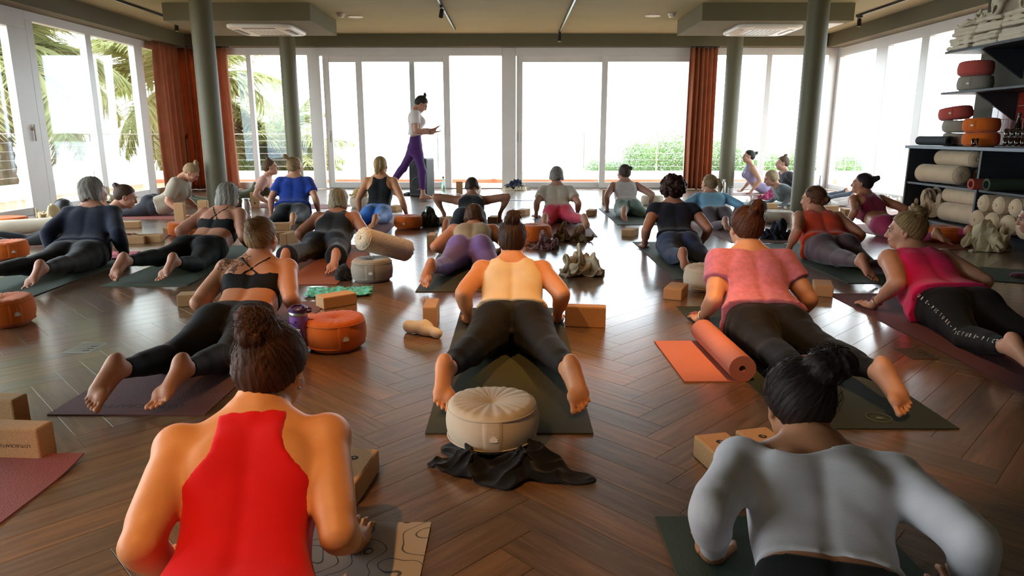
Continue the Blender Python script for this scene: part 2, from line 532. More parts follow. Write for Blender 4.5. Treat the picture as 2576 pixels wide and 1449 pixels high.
for nm, a, b, yy in (('leaf', -3.66, -2.89, .06), ('leaf', -3.012, -1.205, .0), ('leaf', -1.99, -1.20, .07)):
    lf = empty(nm, parent=d)
    st = .125 if nm == 'leaf' else .1
    if a < -1.95 and a > -2: st = .10
    bar(lf, 'stile', a, a + st, YB + yy, YB + yy + .05, .02, 2.53); bar(lf, 'stile', b - st, b, YB + yy, YB + yy + .05, .02, 2.53)
    bar(lf, 'top_rail', a + st, b - st, YB + yy + .002, YB + yy + .048, 2.42, 2.53); bar(lf, 'bottom_rail', a + st, b - st, YB + yy + .002, YB + yy + .048, .02, .13)
    pane(lf, a + st, b - st, YB + yy + .02, YB + yy + .03, .13, 2.42)
handle(d, -3.60, YB + .04, 1.02, 0, 1); handle(d, -1.26, YB - .02, 1.12, 0, 1)
bar(d, 'mullion', -.198, .075, YB, YB + .12, 0, ZT)
d = slider(.075, 1.85, 3.55, 3.62, 0)
for a, b, yy in ((.09, 1.853, .05), (1.731, 3.52, .0)):
    lf = empty('leaf', parent=d)
    bar(lf, 'stile', a, a + .115, YB + yy, YB + yy + .05, .02, 2.53); bar(lf, 'stile', b - .12, b, YB + yy, YB + yy + .05, .02, 2.53)
    bar(lf, 'top_rail', a + .115, b - .12, YB + yy + .002, YB + yy + .048, 2.42, 2.53); bar(lf, 'bottom_rail', a + .115, b - .12, YB + yy + .002, YB + yy + .048, .02, .13)
    pane(lf, a + .115, b - .12, YB + yy + .02, YB + yy + .03, .13, 2.42)
handle(d, .145, YB + .03, 1.02, 0, 1)
bar(d, 'mullion', 3.52, 3.70, YB, YB + .12, 0, ZT)
w = window()
for a, b in ((3.70, 3.76), (4.895, 4.994), (6.076, XR + .02)): bar(w, 'mullion', a, b, YB, YB + .10, 0, ZT)
bar(w, 'head_rail', 3.76, 6.076, YB + .002, YB + .098, 2.546, ZT); bar(w, 'sill_rail', 3.76, 6.076, YB + .002, YB + .098, 0, .13)
pane(w, 3.76, 4.895, YB + .045, YB + .055, .13, 2.546); pane(w, 4.994, 6.076, YB + .045, YB + .055, .13, 2.546)
# side walls
def side(x, ys, posts, zt0=2.54, door=None, s=1):
    w = window()
    xa, xb = (x - .10, x) if s < 0 else (x, x + .10)
    bar(w, 'head_rail', xa, xb, ys[0], ys[1], zt0, 2.70); bar(w, 'sill_rail', xa + .002, xb - .002, ys[0], ys[1], 0, .10)
    for a, b in posts: bar(w, 'mullion', xa - .004, xb + .004, a, b, 0, zt0)
    edges = [ys[0]] + [q for p in posts for q in p] + [ys[1]]
    for i in range(0, len(edges), 2):
        if edges[i + 1] - edges[i] > .2: pane(w, (xa + xb) / 2 - .005, (xa + xb) / 2 + .005, edges[i], edges[i + 1], .10, zt0)
    return w
side(XL, (9.70, YB), ((9.70, 9.84), (11.02, 11.16), (12.40, 12.66), (13.80, YB)), s=-1)
w = side(XL, (-1.6, 9.70), ((-1.6, -1.48), (1.0, 1.14), (3.1, 3.24), (5.2, 5.34), (7.3, 7.44), (9.34, 9.70)), 2.42, s=-1)
handle(w, XL + .03, 9.55, 1.08, 1, 0)
w = side(XR, (8.3, YB), ((8.3, 8.42), (10.91, 11.11), (12.08, 12.45), (13.80, YB)), 2.50, s=1)

# ------------------------------------------------------------------ curtains
def curtain(name, pts, m, label, z1=2.66, folds=14, amp=.05, seed=1):
    """a hanging curtain that follows the polyline pts (x, y) with standing folds"""
    rn = random.Random(seed)
    P = [Vector((x, y, 0)) for x, y in pts]
    L = sum((P[i + 1] - P[i]).length for i in range(len(P) - 1))
    def along(s):
        for i in range(len(P) - 1):
            l = (P[i + 1] - P[i]).length
            if s <= l or i == len(P) - 2:
                t = (P[i + 1] - P[i]).normalized(); return P[i] + t * s, Vector((-t.y, t.x, 0))
            s -= l
    nu, nz = folds * 12, 22
    ph = [rn.uniform(-.8, .8) for _ in range(folds + 2)]; am = [rn.uniform(.6, 1.2) for _ in range(folds + 2)]
    V = []
    for j in range(nz + 1):
        f = j / nz; z = .012 + (z1 - .012) * f
        for i in range(nu + 1):
            s = i / nu; q = s * folds
            a = amp * (.55 + .45 * (1 - f)) * am[int(q)] if True else 0
            p, n = along(min(L, max(0, s * L * (1 - .03 * f))))
            w_ = math.sin(2 * math.pi * q + ph[int(q)] * .15 + .5 * math.sin(3 * f + q)) + .25 * math.sin(4 * math.pi * q + 1.1)
            w_ += .2 * math.sin(2 * math.pi * q * 3 + 2) * max(0, f - .85) * 6
            d = n * (a * w_)
            V.append((p.x + d.x, p.y + d.y, z + .006 * math.sin(9 * s)))
    F_ = [(j * (nu + 1) + i, j * (nu + 1) + i + 1, (j + 1) * (nu + 1) + i + 1, (j + 1) * (nu + 1) + i) for j in range(nz) for i in range(nu)]
    root = empty(name, (P[0].x, P[0].y, 0))
    me = np_mesh('cloth', np.array(V) - np.array([P[0].x, P[0].y, 0]), np.array(F_))
    c = link('cloth', me, m, root)
    md = c.modifiers.new('thick', 'SOLIDIFY'); md.thickness = .004
    mb = MB()
    mb.tube([(q.x - P[0].x, q.y - P[0].y, z1 + .012) for q in P], .012, 8)
    mb.build('curtain_rail', M_BLACKT, root, smooth=True)
    tag(root, label, 'curtain')
    return root
def curtain_mat(nm, h, tr):
    m = mat(nm, rgb(h), .9, .10, 5., .2, 300., sheen=.2)
    k = NT(m); b = k.n['Principled BSDF']
    tl = k.new('ShaderNodeBsdfTranslucent'); mx = k.new('ShaderNodeMixShader'); mx.inputs[0].default_value = tr
    k.link(b.inputs['Base Color'].links[0].from_socket, tl.inputs[0])
    k.link(b.outputs[0], mx.inputs[1]); k.link(tl.outputs[0], mx.inputs[2]); k.link(mx.outputs[0], k.n['Material Output'].inputs[0])
    return m
M_CURT = curtain_mat('rust_curtain', 'b46f4c', .32)
curtain('curtain', ((XL + .16, 12.75), (XL + .14, 13.65), (XL + .30, 13.74), (-5.35, 13.74)), M_CURT, 'rust orange curtain gathered in the left corner behind the column', folds=10, amp=.075)
curtain('curtain', ((3.38, 13.74), (3.92, 13.74)), M_CURT, 'narrow rust brown curtain hanging between sliding door and right column', folds=6, amp=.06, seed=5)

# ------------------------------------------------------------------ ceiling fittings
def cassette(x, y, label, flap):
    r = empty('air_conditioner', (x, y, 2.655))
    bm = bmesh.new(); bmesh.ops.create_cube(bm, size=1)
    for v in bm.verts: v.co = Vector((v.co.x * .98, v.co.y * .98, v.co.z * .055 - .0275))
    bmesh.ops.bevel(bm, geom=[e for e in bm.edges if abs(e.verts[0].co.z - e.verts[1].co.z) > .01], offset=.16, segments=8, profile=.5, affect='EDGES')
    low = [e for e in bm.edges if e.verts[0].co.z < -.05 and e.verts[1].co.z < -.05 and len(e.link_faces) == 2 and any(abs(f.normal.z) < .5 for f in e.link_faces)]
    bmesh.ops.bevel(bm, geom=low, offset=.03, segments=3, profile=.5, affect='EDGES')
    me = bpy.data.meshes.new('panel'); bm.to_mesh(me); bm.free()
    me.polygons.foreach_set('use_smooth', [True] * len(me.polygons))
    p = link('panel', me, M_PLW, r)
    MB().bbox(-.27, .27, -.27, .27, -.062, -.05, .006).build('grille', M_PLW, r)
    for i in range(7):
        q = -.20 + i * .066
        MB().box(q, q + .018, -.22, .22, -.0645, -.061).build('grille_slat', M_GREYP, r)
    for ax_, s_ in (('x', -1), ('x', 1), ('y', -1), ('y', 1)):
        mb = MB(); mv = MB()
        if ax_ == 'y':
            mb.box(-.24, .24, s_ * .385 - .035, s_ * .385 + .035, -.0562, -.052)
            mv.bbox(-.24, .24, s_ * .385 - .04, s_ * .385 + .012, -.064, -.058, .002)
        else:
            mb.box(s_ * .385 - .035, s_ * .385 + .035, -.24, .24, -.0562, -.052)
            mv.bbox(s_ * .385 - .04, s_ * .385 + .012, -.24, .24, -.064, -.058, .002)
        mb.build('air_outlet', M_BLACKT, r); mv.build('flap', M_GREYP if not flap else M_PLW, r)
    tag(r, label, 'air conditioner')
cassette(-4.02 + .25, 11.28, 'white ceiling air conditioner under the left dropped box', False)
cassette(3.85, 11.28, 'white ceiling air conditioner under the right dropped box', True)
struct(MB().bbox(4.62, 4.86, 10.72, 11.35, 2.645, 2.657, .003).build('trim_8', M_PLW))

def smoke(x, y, label):
    r = empty('smoke_detector', (x, y, ZC))
    MB().lathe([(.0, -.001), (.062, -.001), (.062, -.022), (.056, -.030), (.0, -.031)], 28).build('base', M_PLW, r, smooth=False)
    MB().lathe([(.05, -.031), (.05, -.048), (.042, -.058), (.0, -.060)], 24).build('sensor_head', M_PLW, r, smooth=True)
    MB().lathe([(.008, -.060), (.008, -.064), (.0, -.065)], 10).build('indicator', M_GREYP, r)
    tag(r, label, 'smoke detector')
smoke(-2.67, 11.45, 'white smoke detector on the ceiling beside the left dropped box')
smoke(2.49, 11.45, 'white smoke detector on the ceiling beside the right dropped box')
def speaker_disc(x, y, label):
    r = empty('ceiling_speaker', (x, y, ZC))
    MB().lathe([(.0, -.001), (.125, -.001), (.125, -.006), (.115, -.012), (.105, -.012)], 40).build('ring', M_PLW, r, smooth=False)
    MB().lathe([(.105, -.010), (.05, -.014), (.0, -.015)], 32).build('grille', M_PLW, r, smooth=True)
    tag(r, label, 'ceiling speaker')
speaker_disc(-2.51, 11.75, 'flat round white ceiling speaker left of the track lights')
speaker_disc(2.24, 11.65, 'flat round white ceiling speaker right of the track lights')

M_LAMPGLOW = mat('halogen_glow', (1, .75, .4), .4, 0, emit=(1, .62, .26), estr=14.)
def lamp_head(x, y, z, ax_, ay_, label, glow=True, tracked=True):
    r = empty('track_spotlight', (x, y, z))
    MB().bbox(-.018, .018, -.06, .06, -.03, .0, .003).build('adapter', M_BLACKT, r)
    MB().tube([(0, 0, -.03), (0, 0, -.085)], .006, 8).build('stem', M_BLACKT, r)
    d = Vector((ax_ - x, ay_ - y, -z)).normalized()
    hd = empty('head', (0, 0, -.10), parent=r)
    hd.rotation_euler = d.to_track_quat('-Z', 'Y').to_euler()
    MB().lathe([(.0, .06), (.024, .06), (.030, .05), (.032, -.06), (.028, -.06), (.025, -.035), (.0, -.035)], 20).build('barrel', M_BLACKT, hd, smooth=False)
    MB().lathe([(.0, -.040), (.024, -.040), (.024, -.037), (0, -.037)], 16).build('bulb', M_LAMPGLOW if glow else M_GREYP, hd)
    tag(r, label, 'spotlight', 'ceiling track spotlights')
    return d
def track(x, y0, y1, label):
    r = empty('light_track', (x, y0, ZC))
    MB().box(-.018, .018, 0, y1 - y0, -.032, 0).build('rail', M_BLACKT, r)
    MB().box(-.006, .006, .02, y1 - y0 - .02, -.0335, -.0315).build('slot', M_STEEL, r)
    for yy in (0, y1 - y0 - .02): MB().box(-.019, .019, yy, yy + .02, -.033, 0).build('end_cap', M_BLACKT, r)
    tag(r, label, 'light track')
track(-1.02, .2, 13.0, 'long black ceiling track left of the middle')
track(.87, .2, 13.45, 'long black ceiling track right of the middle')
track(-5.5, 6.2, 12.2, 'black ceiling track beside the left window wall')
track(5.45, 6.2, 11.6, 'black ceiling track beside the right window wall')
names = ['first', 'second', 'third', 'fourth', 'fifth', 'sixth', 'seventh', 'eighth', 'ninth', 'tenth']
for i, (x, y, ax_, ay_, wts, cone) in enumerate(TRACK_SPOTS):
    d = lamp_head(x, y, ZC - .03, ax_, ay_, 'black track spotlight above the mats, %s from the camera end' % names[i])
    L = bpy.data.lights.new('warm_spot', 'SPOT'); L.energy = wts; L.color = WARM; L.spot_size = math.radians(cone); L.spot_blend = .55; L.shadow_soft_size = .03
    lo = bpy.data.objects.new('warm_spot', L); COL.objects.link(lo)
    lo.location = Vector((x, y, ZC - .13)) + d * .075
    lo.rotation_euler = d.to_track_quat('-Z', 'Y').to_euler()
lamp_head(.87, 13.30, ZC - .03, .6, 12.6, 'lit black spotlight at the far end of the right middle track')
lamp_head(-1.02, 10.62, ZC - .03, -1.4, 9.8, 'black spotlight near the middle of the left middle track', False)
lamp_head(5.45, 11.50, ZC - .03, 5.4, 11.0, 'lit black spotlight at the far end of the right wall track')
lamp_head(-5.5, 12.0, ZC - .03, -5.4, 11.6, 'small black spotlight behind the left dropped box')


# ------------------------------------------------------------------ props: builders
from mathutils import noise as mnoise
M_CORK = mat('cork', rgb('c39a6c'), .85, .08, 220., .2, 500., dark=rgb('b0855a'), bdist=.001)
M_INK = mat('dark_print', rgb('2a2320'), .8, 0)
M_WPRINT = mat('white_print', rgb('f0ece6'), .8, 0)
M_TWINE = mat('seam_thread', rgb('b9ad9c'), .9, .1, 60)
F_ORANGE = fabric('d9691d', .9, .2, .35, 260.)
F_BEIGE = fabric('c9bba6', .9, .2, .35, 260.)
F_GREY = fabric('9d9486', .9, .2, .35, 260.)
F_SALMON = fabric('c4584f', .9, .2, .35, 260.)
F_CREAM = fabric('e2d6c0', .92, .2, .35, 200.)
F_CANVAS = fabric('cfb596', .92, .2, .35, 200.)

_txt = {}
def text(parent, s, size, loc, rot, m, name='lettering', ext=.0002, align='CENTER'):
    """lettering as real mesh"""
    key = (s, size, m.name)
    if key not in _txt:
        c = bpy.data.curves.new(name, 'FONT'); c.body = s; c.size = size; c.extrude = ext; c.align_x = align; c.align_y = 'CENTER'; c.resolution_u = 3
        t_ = bpy.data.objects.new('tmp', c); COL.objects.link(t_)
        dg = bpy.context.evaluated_depsgraph_get()
        me = bpy.data.meshes.new_from_object(t_.evaluated_get(dg)); bpy.data.objects.remove(t_); bpy.data.curves.remove(c)
        me.materials.clear(); me.materials.append(m); _txt[key] = me
    o = bpy.data.objects.new(name, _txt[key]); COL.objects.link(o); o.parent = parent; o.location = loc; o.rotation_euler = rot
    return o

def petal_poly(w_, h_, n=6):
    L_ = [(-w_ * math.sin(math.pi * i / n) * (1 - .25 * i / n), h_ * i / n) for i in range(n + 1)]
    return L_ + [(-x, y) for x, y in L_[-2:0:-1]]
def lotus_mesh(s=.02):
    mb = MB()
    for a, h_, w_ in ((0, 1.5, .26), (-24, 1.35, .24), (24, 1.35, .24), (-50, 1.2, .22), (50, 1.2, .22), (-76, 1.05, .18), (76, 1.05, .18)):
        q = math.radians(a)
        pts = [((x * math.cos(q) + y * math.sin(q)) * s, (-x * math.sin(q) + y * math.cos(q)) * s) for x, y in petal_poly(w_, h_)]
        mb.extrude([(x * .95, y * .95) for x, y in pts], 0, .0006 + .0001 * abs(a) / 24)
    mb.extrude([(.1 * s * math.cos(i), 1.95 * s + .1 * s * math.sin(i)) for i in [k * 6.283 / 8 for k in range(8)]], 0, .0006)
    return mb.mesh('lotus_emblem')
LOTUS = lotus_mesh(); LOTUS.materials.append(M_WPRINT)

def cushion(x, y, m, label, z=0., r=.165, hh=.17, rz=0., tilt=0., emblem=True, panel=True, seed=0, group='round meditation cushions', dimple=.018):
    """round zafu: pleated cover, piping seams, side panel with lotus"""
    root = empty('meditation_cushion', (x, y, z), rz)
    root.rotation_euler = (0, tilt, rz)
    rn = random.Random(seed); n = 72
    ph = rn.uniform(0, 6)
    prof = []
    for i in range(9): q = i / 8; prof.append((q * r * .80, hh - dimple * (1 - q)**2 * (1 - .2 * q) * 1.0 - .004 * q * q, .0003 + .0016 * q))
    for i in range(1, 8): a = math.pi / 2 * i / 7; prof.append((r * (.80 + .17 * math.sin(a)), hh * .84 + hh * .135 * math.cos(a), .0022 * (1 - i / 9)))
    for i in range(1, 9): q = i / 9; prof.append((r * (.97 + .055 * math.sin(math.pi * q)), hh * (.84 - .68 * q), .0012))
    for i in range(0, 8): a = math.pi / 2 * i / 7; prof.append((r * (.97 - .17 * math.sin(a) * 1.0 - .0), hh * .16 - hh * .155 * math.sin(a)**1.2 if i else hh * .16, .0012 + .004 * i / 7))
    prof.append((0, .003, 0))
    V = []
    for (rr, zz, pa) in prof:
        for i in range(n):
            a = 2 * math.pi * i / n
            w_ = pa * (math.sin(22 * a + ph + 2 * math.sin(3 * a + ph)) + .5 * math.sin(37 * a))
            lump = 1 + .012 * math.sin(3 * a + ph) + .008 * math.sin(5 * a + 2 * ph)
            V.append((rr * lump * math.cos(a), rr * lump * math.sin(a), max(.001, zz + w_ * (1 if zz > hh * .5 else -.4) + .004 * math.sin(2 * a + ph) * (rr / r))))
    F_ = [(j * n + i, (j + 1) * n + i, (j + 1) * n + (i + 1) % n, j * n + (i + 1) % n) for j in range(len(prof) - 1) for i in range(n)]
    link('cover', np_mesh('cover', np.array(V), np.array(F_)), m, root)
    for zz, k_ in ((hh * .84, .973), (hh * .16, .973)):
        mb = MB(); mb.tube([(r * k_ * 1.006 * math.cos(a), r * k_ * 1.006 * math.sin(a), zz) for a in [2 * math.pi * i / 48 for i in range(49)]], .0028, 6, cap=False)
        mb.build('piping', m, root, smooth=True)
    if panel:
        mb = MB(); hw = .034 / r; nn = 8; zs = [hh * (.17 + .66 * j / 6) for j in range(7)]
        vs = []; fs = []
        for j, zz in enumerate(zs):
            q = (.84 - zz / hh) / .68; rr = r * (.97 + .055 * math.sin(math.pi * q)) + .0045
            for i in range(nn + 1):
                a = -math.pi / 2 - hw + 2 * hw * i / nn; e = .0 if 0 < i < nn else -.004
                vs.append(((rr + e) * math.cos(a), (rr + e) * math.sin(a), zz))
        for j in range(6):
            for i in range(nn): fs.append((j * (nn + 1) + i, j * (nn + 1) + i + 1, (j + 1) * (nn + 1) + i + 1, (j + 1) * (nn + 1) + i))
        pn = mb.add(vs, fs).build('side_panel', m, root, smooth=True)
        if emblem:
            o = bpy.data.objects.new('lotus_emblem', LOTUS); COL.objects.link(o); o.parent = pn
            o.location = (.004, -(r * 1.02 + .0065), hh * .42); o.rotation_euler = (math.radians(90), 0, 0)
            s_ = hh / .17; o.scale = (s_, s_, s_)
    tag(root, label, 'cushion', group)
    return root

def bolster(x, y, z, L, r, m, label, rz=0., rx=0., endm=None, seed=0, ry=0., group='bolsters'):
    root = empty('bolster', (x, y, z)); root.rotation_euler = (rx, ry, rz)
    n = 40; prof = []
    for i in range(7): a = math.pi / 2 * i / 6; prof.append((-L / 2 + .045 * (1 - math.sin(a)) - .0, r * (.08 + .92 * math.sin(a)) if i else .004))
    prof = [(-L / 2 + .012, .004), (-L / 2, r * .25), (-L / 2 + .004, r * .55), (-L / 2 + .014, r * .8), (-L / 2 + .035, r * .96)]
    prof += [(-L / 2 + .06 + (L - .12) * i / 10, r * (1 + .012 * math.sin(i * 2.1 + seed))) for i in range(11)]
    prof += [(-a, b) for a, b in prof[4::-1]]
    V = []
    for k_, (xx, rr) in enumerate(prof):
        e = min(k_, len(prof) - 1 - k_)
        for i in range(n):
            a = 2 * math.pi * i / n
            g_ = (.07 * math.sin(13 * a + seed) + .04 * math.sin(21 * a)) * (1 if 0 < e < 4 else .0) + .012 * math.sin(2 * a + seed)
            V.append((xx, rr * (1 + g_) * math.cos(a), rr * (1 + g_) * math.sin(a) * .94))
    F_ = [(j * n + i, (j + 1) * n + i, (j + 1) * n + (i + 1) % n, j * n + (i + 1) % n) for j in range(len(prof) - 1) for i in range(n)]
    link('cover', np_mesh('cover', np.array(V), np.array(F_)), m, root)
    for s_ in (-1, 1):
        mb = MB(); mb.tube([(s_ * (L / 2 - .036), r * .975 * math.cos(a), r * .975 * .94 * math.sin(a)) for a in [2 * math.pi * i / 32 for i in range(33)]], .003, 6, cap=False)
        mb.build('piping', m, root, smooth=True)
    mb = MB(); mb.lathe([(0, -.004), (.014, -.004), (.014, .006), (0, .006)], 12)
    b = mb.build('button', m, root, loc=(-L / 2, 0, 0)); b.rotation_euler = (0, math.radians(90), 0)
    tag(root, label, 'bolster', group)
    return root

BL, BW, BT = .227, .12, .075
BLOCKM = MB().bbox(-BL / 2, BL / 2, -BW / 2, BW / 2, -BT / 2, BT / 2, .007).mesh('cork_body'); BLOCKM.materials.append(M_CORK)
DISC = MB().extrude([(.014 * math.cos(k * 6.283 / 28), .014 * math.sin(k * 6.283 / 28)) for k in range(28)], 0, .0003).mesh('round_logo'); DISC.materials.append(M_INK)
LOT2 = lotus_mesh(.006); LOT2.materials.append(M_CORK)
def block(x, y, how, rz, label, z=0., logo=0, flip=False, h_off=0., group='cork yoga blocks'):
    """how: flat, edge, up.  logo: 1 prints the emblem and name on the large face"""
    root = empty('yoga_block', (x, y, z), math.radians(rz))
    hgt = {'flat': BT, 'edge': BW, 'up': BL}[how]
    b = empty('body_axis', parent=root) if False else None
    o = link('cork_body', BLOCKM, None, root)
    o.location = (0, 0, hgt / 2)
    o.rotation_euler = {'flat': (0, 0, 0), 'edge': (math.radians(90), 0, 0), 'up': (math.radians(90), math.radians(90), 0)}[how]
    if logo:
        q = bpy.data.objects.new('round_logo', DISC); COL.objects.link(q); q.parent = o; q.location = (.045 if not flip else -.045, 0, BT / 2)
        q2 = bpy.data.objects.new('lotus_mark', LOT2); COL.objects.link(q2); q2.parent = q; q2.location = (0, -.005, .0004)
        if flip: q2.rotation_euler = (0, 0, math.pi)
        text(o, 'LOTUSCRAFTS', .016, (-.030 if not flip else .030, 0, BT / 2 + .0002), (0, 0, math.pi if flip else 0), M_INK)
    tag(root, label, 'yoga block', group)
    return root

def heap(x, y, sx, sy, sz, m, label, name, cat, seed=0, z=0., rz=0., lobes=3, freq=1., amp=1., sub=5):
    """crumpled cloth: a few ridged, folded lobes flowing into each other"""
    rn = random.Random(seed)
    hcell = max(.006, max(sx, sy) / 62)
    g = Grid((-sx * .75, -sy * .75, -.02), (sx * .75, sy * .75, sz * 1.35), hcell)
    F_ = g.field()
    for i in range(lobes):
        a = 6.283 * i / lobes + rn.uniform(-.4, .4); rr = 0 if i == 0 else .26
        g.ell(F_, (math.cos(a) * sx * rr, math.sin(a) * sy * rr, sz * (.30 if i == 0 else rn.uniform(.12, .3))),
              (sx * rn.uniform(.28, .42), sy * rn.uniform(.28, .42), sz * (.7 if i == 0 else rn.uniform(.35, .6))), None, .05, pad=.08)
    for i in range(lobes + 2):                                   # folded rolls lying over the pile
        a = rn.uniform(0, 3.14); b = rn.uniform(-.25, .25)
        d = np.array([math.cos(a) * sx * .40, math.sin(a) * sy * .40, 0]); c = np.array([b * sx, rn.uniform(-.2, .2) * sy, sz * rn.uniform(.35, .75)])
        g.cone(F_, c - d - [0, 0, sz * .45], c, sz * .12, sz * .16, .025); g.cone(F_, c, c + d - [0, 0, sz * .45], sz * .16, sz * .10, .025)
    k_ = 26 * freq / max(sx, sy) * .45
    X, Y, Z = g.X * k_ + seed, g.Y * k_ + 2 * seed, g.Z * k_ * 1.3
    wx = X + 1.1 * np.sin(.9 * Y + 1.3 * np.sin(.7 * Z + .5 * X)); wy = Y + 1.1 * np.sin(.8 * X + 1.1 * np.sin(.8 * Z + .6 * Y))
    rg = lambda q: np.sqrt(np.sin(q)**2 + .03)
    rid = 1.1 * rg(.62 * wx + .5 * wy + .4 * Z) + .55 * rg(1.0 * wy - .6 * wx + .8 * Z + 1) + .22 * rg(1.7 * wx + 1.2 * wy - Z)
    F_ = F_ + (amp * .026 * min(1, max(sx, sy) / .4) * (rid - .75)).astype(f32)
    F_ = np.maximum(F_, (.002 - g.Z))
    o = link(name, g.mesh(name, F_.astype(f32), 1), m, None, (x, y, z), rz)
    tag(o, label, cat)
    return o

def drape(x, y, sx, sy, sz, m, label, name, cat, seed=0, z=0., rz=0., n=78, waves=8, steep=.85):
    """crumpled garment: one sheet pushed together into overlapping folds over a low mound"""
    rn = random.Random(seed)
    u, v = np.meshgrid(np.linspace(-1, 1, n), np.linspace(-1, 1, n), indexing='ij')
    # squircle outline with a wandering edge
    a = np.arctan2(v, u); rr = np.maximum(np.abs(u), np.abs(v))
    edge = 1 + .14 * np.sin(3 * a + seed) + .10 * np.sin(5 * a + 2 * seed) + .06 * np.sin(9 * a + seed)
    d = np.sqrt(u * u + v * v) + 1e-6
    X = u / d * rr * edge * sx / 2 * 1.0; Y = v / d * rr * edge * sy / 2
    env = np.clip(1 - (rr * .98)**2.2, 0, 1)
    Z = sz * .62 * env**.8 + .004
    dx = np.zeros_like(X); dy = np.zeros_like(X); dz = np.zeros_like(X)
    size = max(sx, sy)
    for k_ in range(waves):
        th = rn.uniform(0, math.pi); lam = size * (rn.uniform(.30, .5) if k_ < 3 else rn.uniform(.10, .22))
        kx, ky = math.cos(th) * 2 * math.pi / lam, math.sin(th) * 2 * math.pi / lam
        ph = kx * X + ky * Y + rn.uniform(0, 6) + 1.2 * np.sin(2.1 * u + 1.7 * v + rn.uniform(0, 6))
        A = sz * (.20 if k_ < 3 else .075) * (1 + .6 * np.sin(3 * u * math.cos(th * 2) + 2.4 * v + k_))
        dz += A * np.sin(ph); st = steep * A
        dx += st * math.cos(th) * np.cos(ph); dy += st * math.sin(th) * np.cos(ph)
    w_ = .25 + .75 * np.sqrt(env)
    X = X + dx * w_; Y = Y + dy * w_; Z = np.maximum(Z + dz * w_, .003 + .006 * np.abs(np.sin(4 * a + seed)) * (1 - env))
    V = np.stack([X, Y, Z], -1).reshape(-1, 3)
    i = np.arange(n * n).reshape(n, n)
    F_ = np.stack([i[:-1, :-1], i[1:, :-1], i[1:, 1:], i[:-1, 1:]], -1).reshape(-1, 4)
    V = relax(V.astype(f32), F_, 1, .35)
    o = link(name, np_mesh(name, V, F_), m, None, (x, y, z), rz)
    md = o.modifiers.new('cloth_thickness', 'SOLIDIFY'); md.thickness = .005; md.offset = -1
    tag(o, label, cat)
    return o

def mat_material(h, var=.08):
    m = mat('yoga_mat_' + h, rgb(h), .75, var, 3., 0)
    k = NT(m); b = k.n['Principled BSDF']
    tc = k.new('ShaderNodeTexCoord'); mp = k.new('ShaderNodeMapping'); mp.inputs['Scale'].default_value = (260, 130, 1)
    k.link(tc.outputs['Object'], mp.inputs[0])
    vo = k.new('ShaderNodeTexVoronoi'); vo.inputs['Scale'].default_value = 1.; k.link(mp.outputs[0], vo.inputs['Vector'])
    bp = k.new('ShaderNodeBump'); bp.inputs['Strength'].default_value = .35; bp.inputs['Distance'].default_value = .002
    k.link(vo.outputs['Distance'], bp.inputs['Height']); k.link(bp.outputs[0], b.inputs['Normal'])
    return m
_mm = {}
def yoga_mat(x, y0, h, label, L=1.85, W=.61, rz=0., curl=0., m=None):
    if m is None:
        if h not in _mm: _mm[h] = mat_material(h)
        m = _mm[h]
    nx, ny = 12, 36
    V = []; t = .0048
    rn = random.Random(int(x * 100 + y0 * 10))
    ph = rn.uniform(0, 6)
    for k_ in (0, 1):
        for j in range(ny + 1):
            for i in range(nx + 1):
                u, v = i / nx, j / ny
                z = t * k_
                if curl:
                    e = max(0, v - .9) / .1
                    z += curl * e * e * (.3 + .7 * u)
                z += .0006 * (1 + math.sin(7 * v + ph))
                V.append(((u - .5) * W, v * L, z + .0002))
    N_ = (nx + 1) * (ny + 1); F_ = []
    for j in range(ny):
        for i in range(nx):
            a = j * (nx + 1) + i
            F_.append((N_ + a, N_ + a + 1, N_ + a + nx + 2, N_ + a + nx + 1)); F_.append((a, a + nx + 1, a + nx + 2, a + 1))
    for i in range(nx):
        F_.append((i, i + 1, N_ + i + 1, N_ + i)); a = ny * (nx + 1) + i; F_.append((a + 1, a, N_ + a, N_ + a + 1))
    for j in range(ny):
        a = j * (nx + 1); F_.append((a + nx + 1, a, N_ + a, N_ + a + nx + 1)); a += nx; F_.append((a, a + nx + 1, N_ + a + nx + 1, N_ + a))
    o = link('yoga_mat', np_mesh('yoga_mat', np.array(V), np.array(F_), smooth=False), m, None, (x, y0, 0), math.radians(rz))
    tag(o, label, 'yoga mat', 'yoga mats')
    return o

def roll_mesh(L, r, t, turns, tail=0.):
    """rolled mat, axis along y; the free end lies flat to the left for 'tail' metres"""
    pts = []
    n = int(turns * 26); r0 = r - turns * t * 1.12
    for i in range(n + 1):
        a = 2 * math.pi * turns * (1 - i / n); rr = r0 + (r - r0) * (i / n)
        pts.append((rr * math.sin(a) , rr * -math.cos(a) + r))
    if tail: pts += [(-tail * q, .0025) for q in (.15, .4, .7, 1.)]
    mb = MB(); vs = []; fs = []; m_ = len(pts)
    for j, (x, z) in enumerate(pts):
        p0 = pts[max(0, j - 1)]; p1 = pts[min(m_ - 1, j + 1)]
        dx, dz = p1[0] - p0[0], p1[1] - p0[1]; l = math.hypot(dx, dz) + 1e-9; nx, nz = -dz / l * t / 2, dx / l * t / 2
        for yy in (0, L): vs.append((x + nx, yy, max(.0003, z + nz))); vs.append((x - nx, yy, max(.0003, z - nz)))
    for j in range(m_ - 1):
        a, b = 4 * j, 4 * j + 4
        fs += [(a, a + 2, b + 2, b), (a + 1, b + 1, b + 3, a + 3), (a, b, b + 1, a + 1), (a + 2, a + 3, b + 3, b + 2)]
    fs += [(0, 1, 3, 2), (4 * m_ - 4, 4 * m_ - 2, 4 * m_ - 1, 4 * m_ - 3)]
    return mb.add(vs, fs).mesh('rolled_mat')

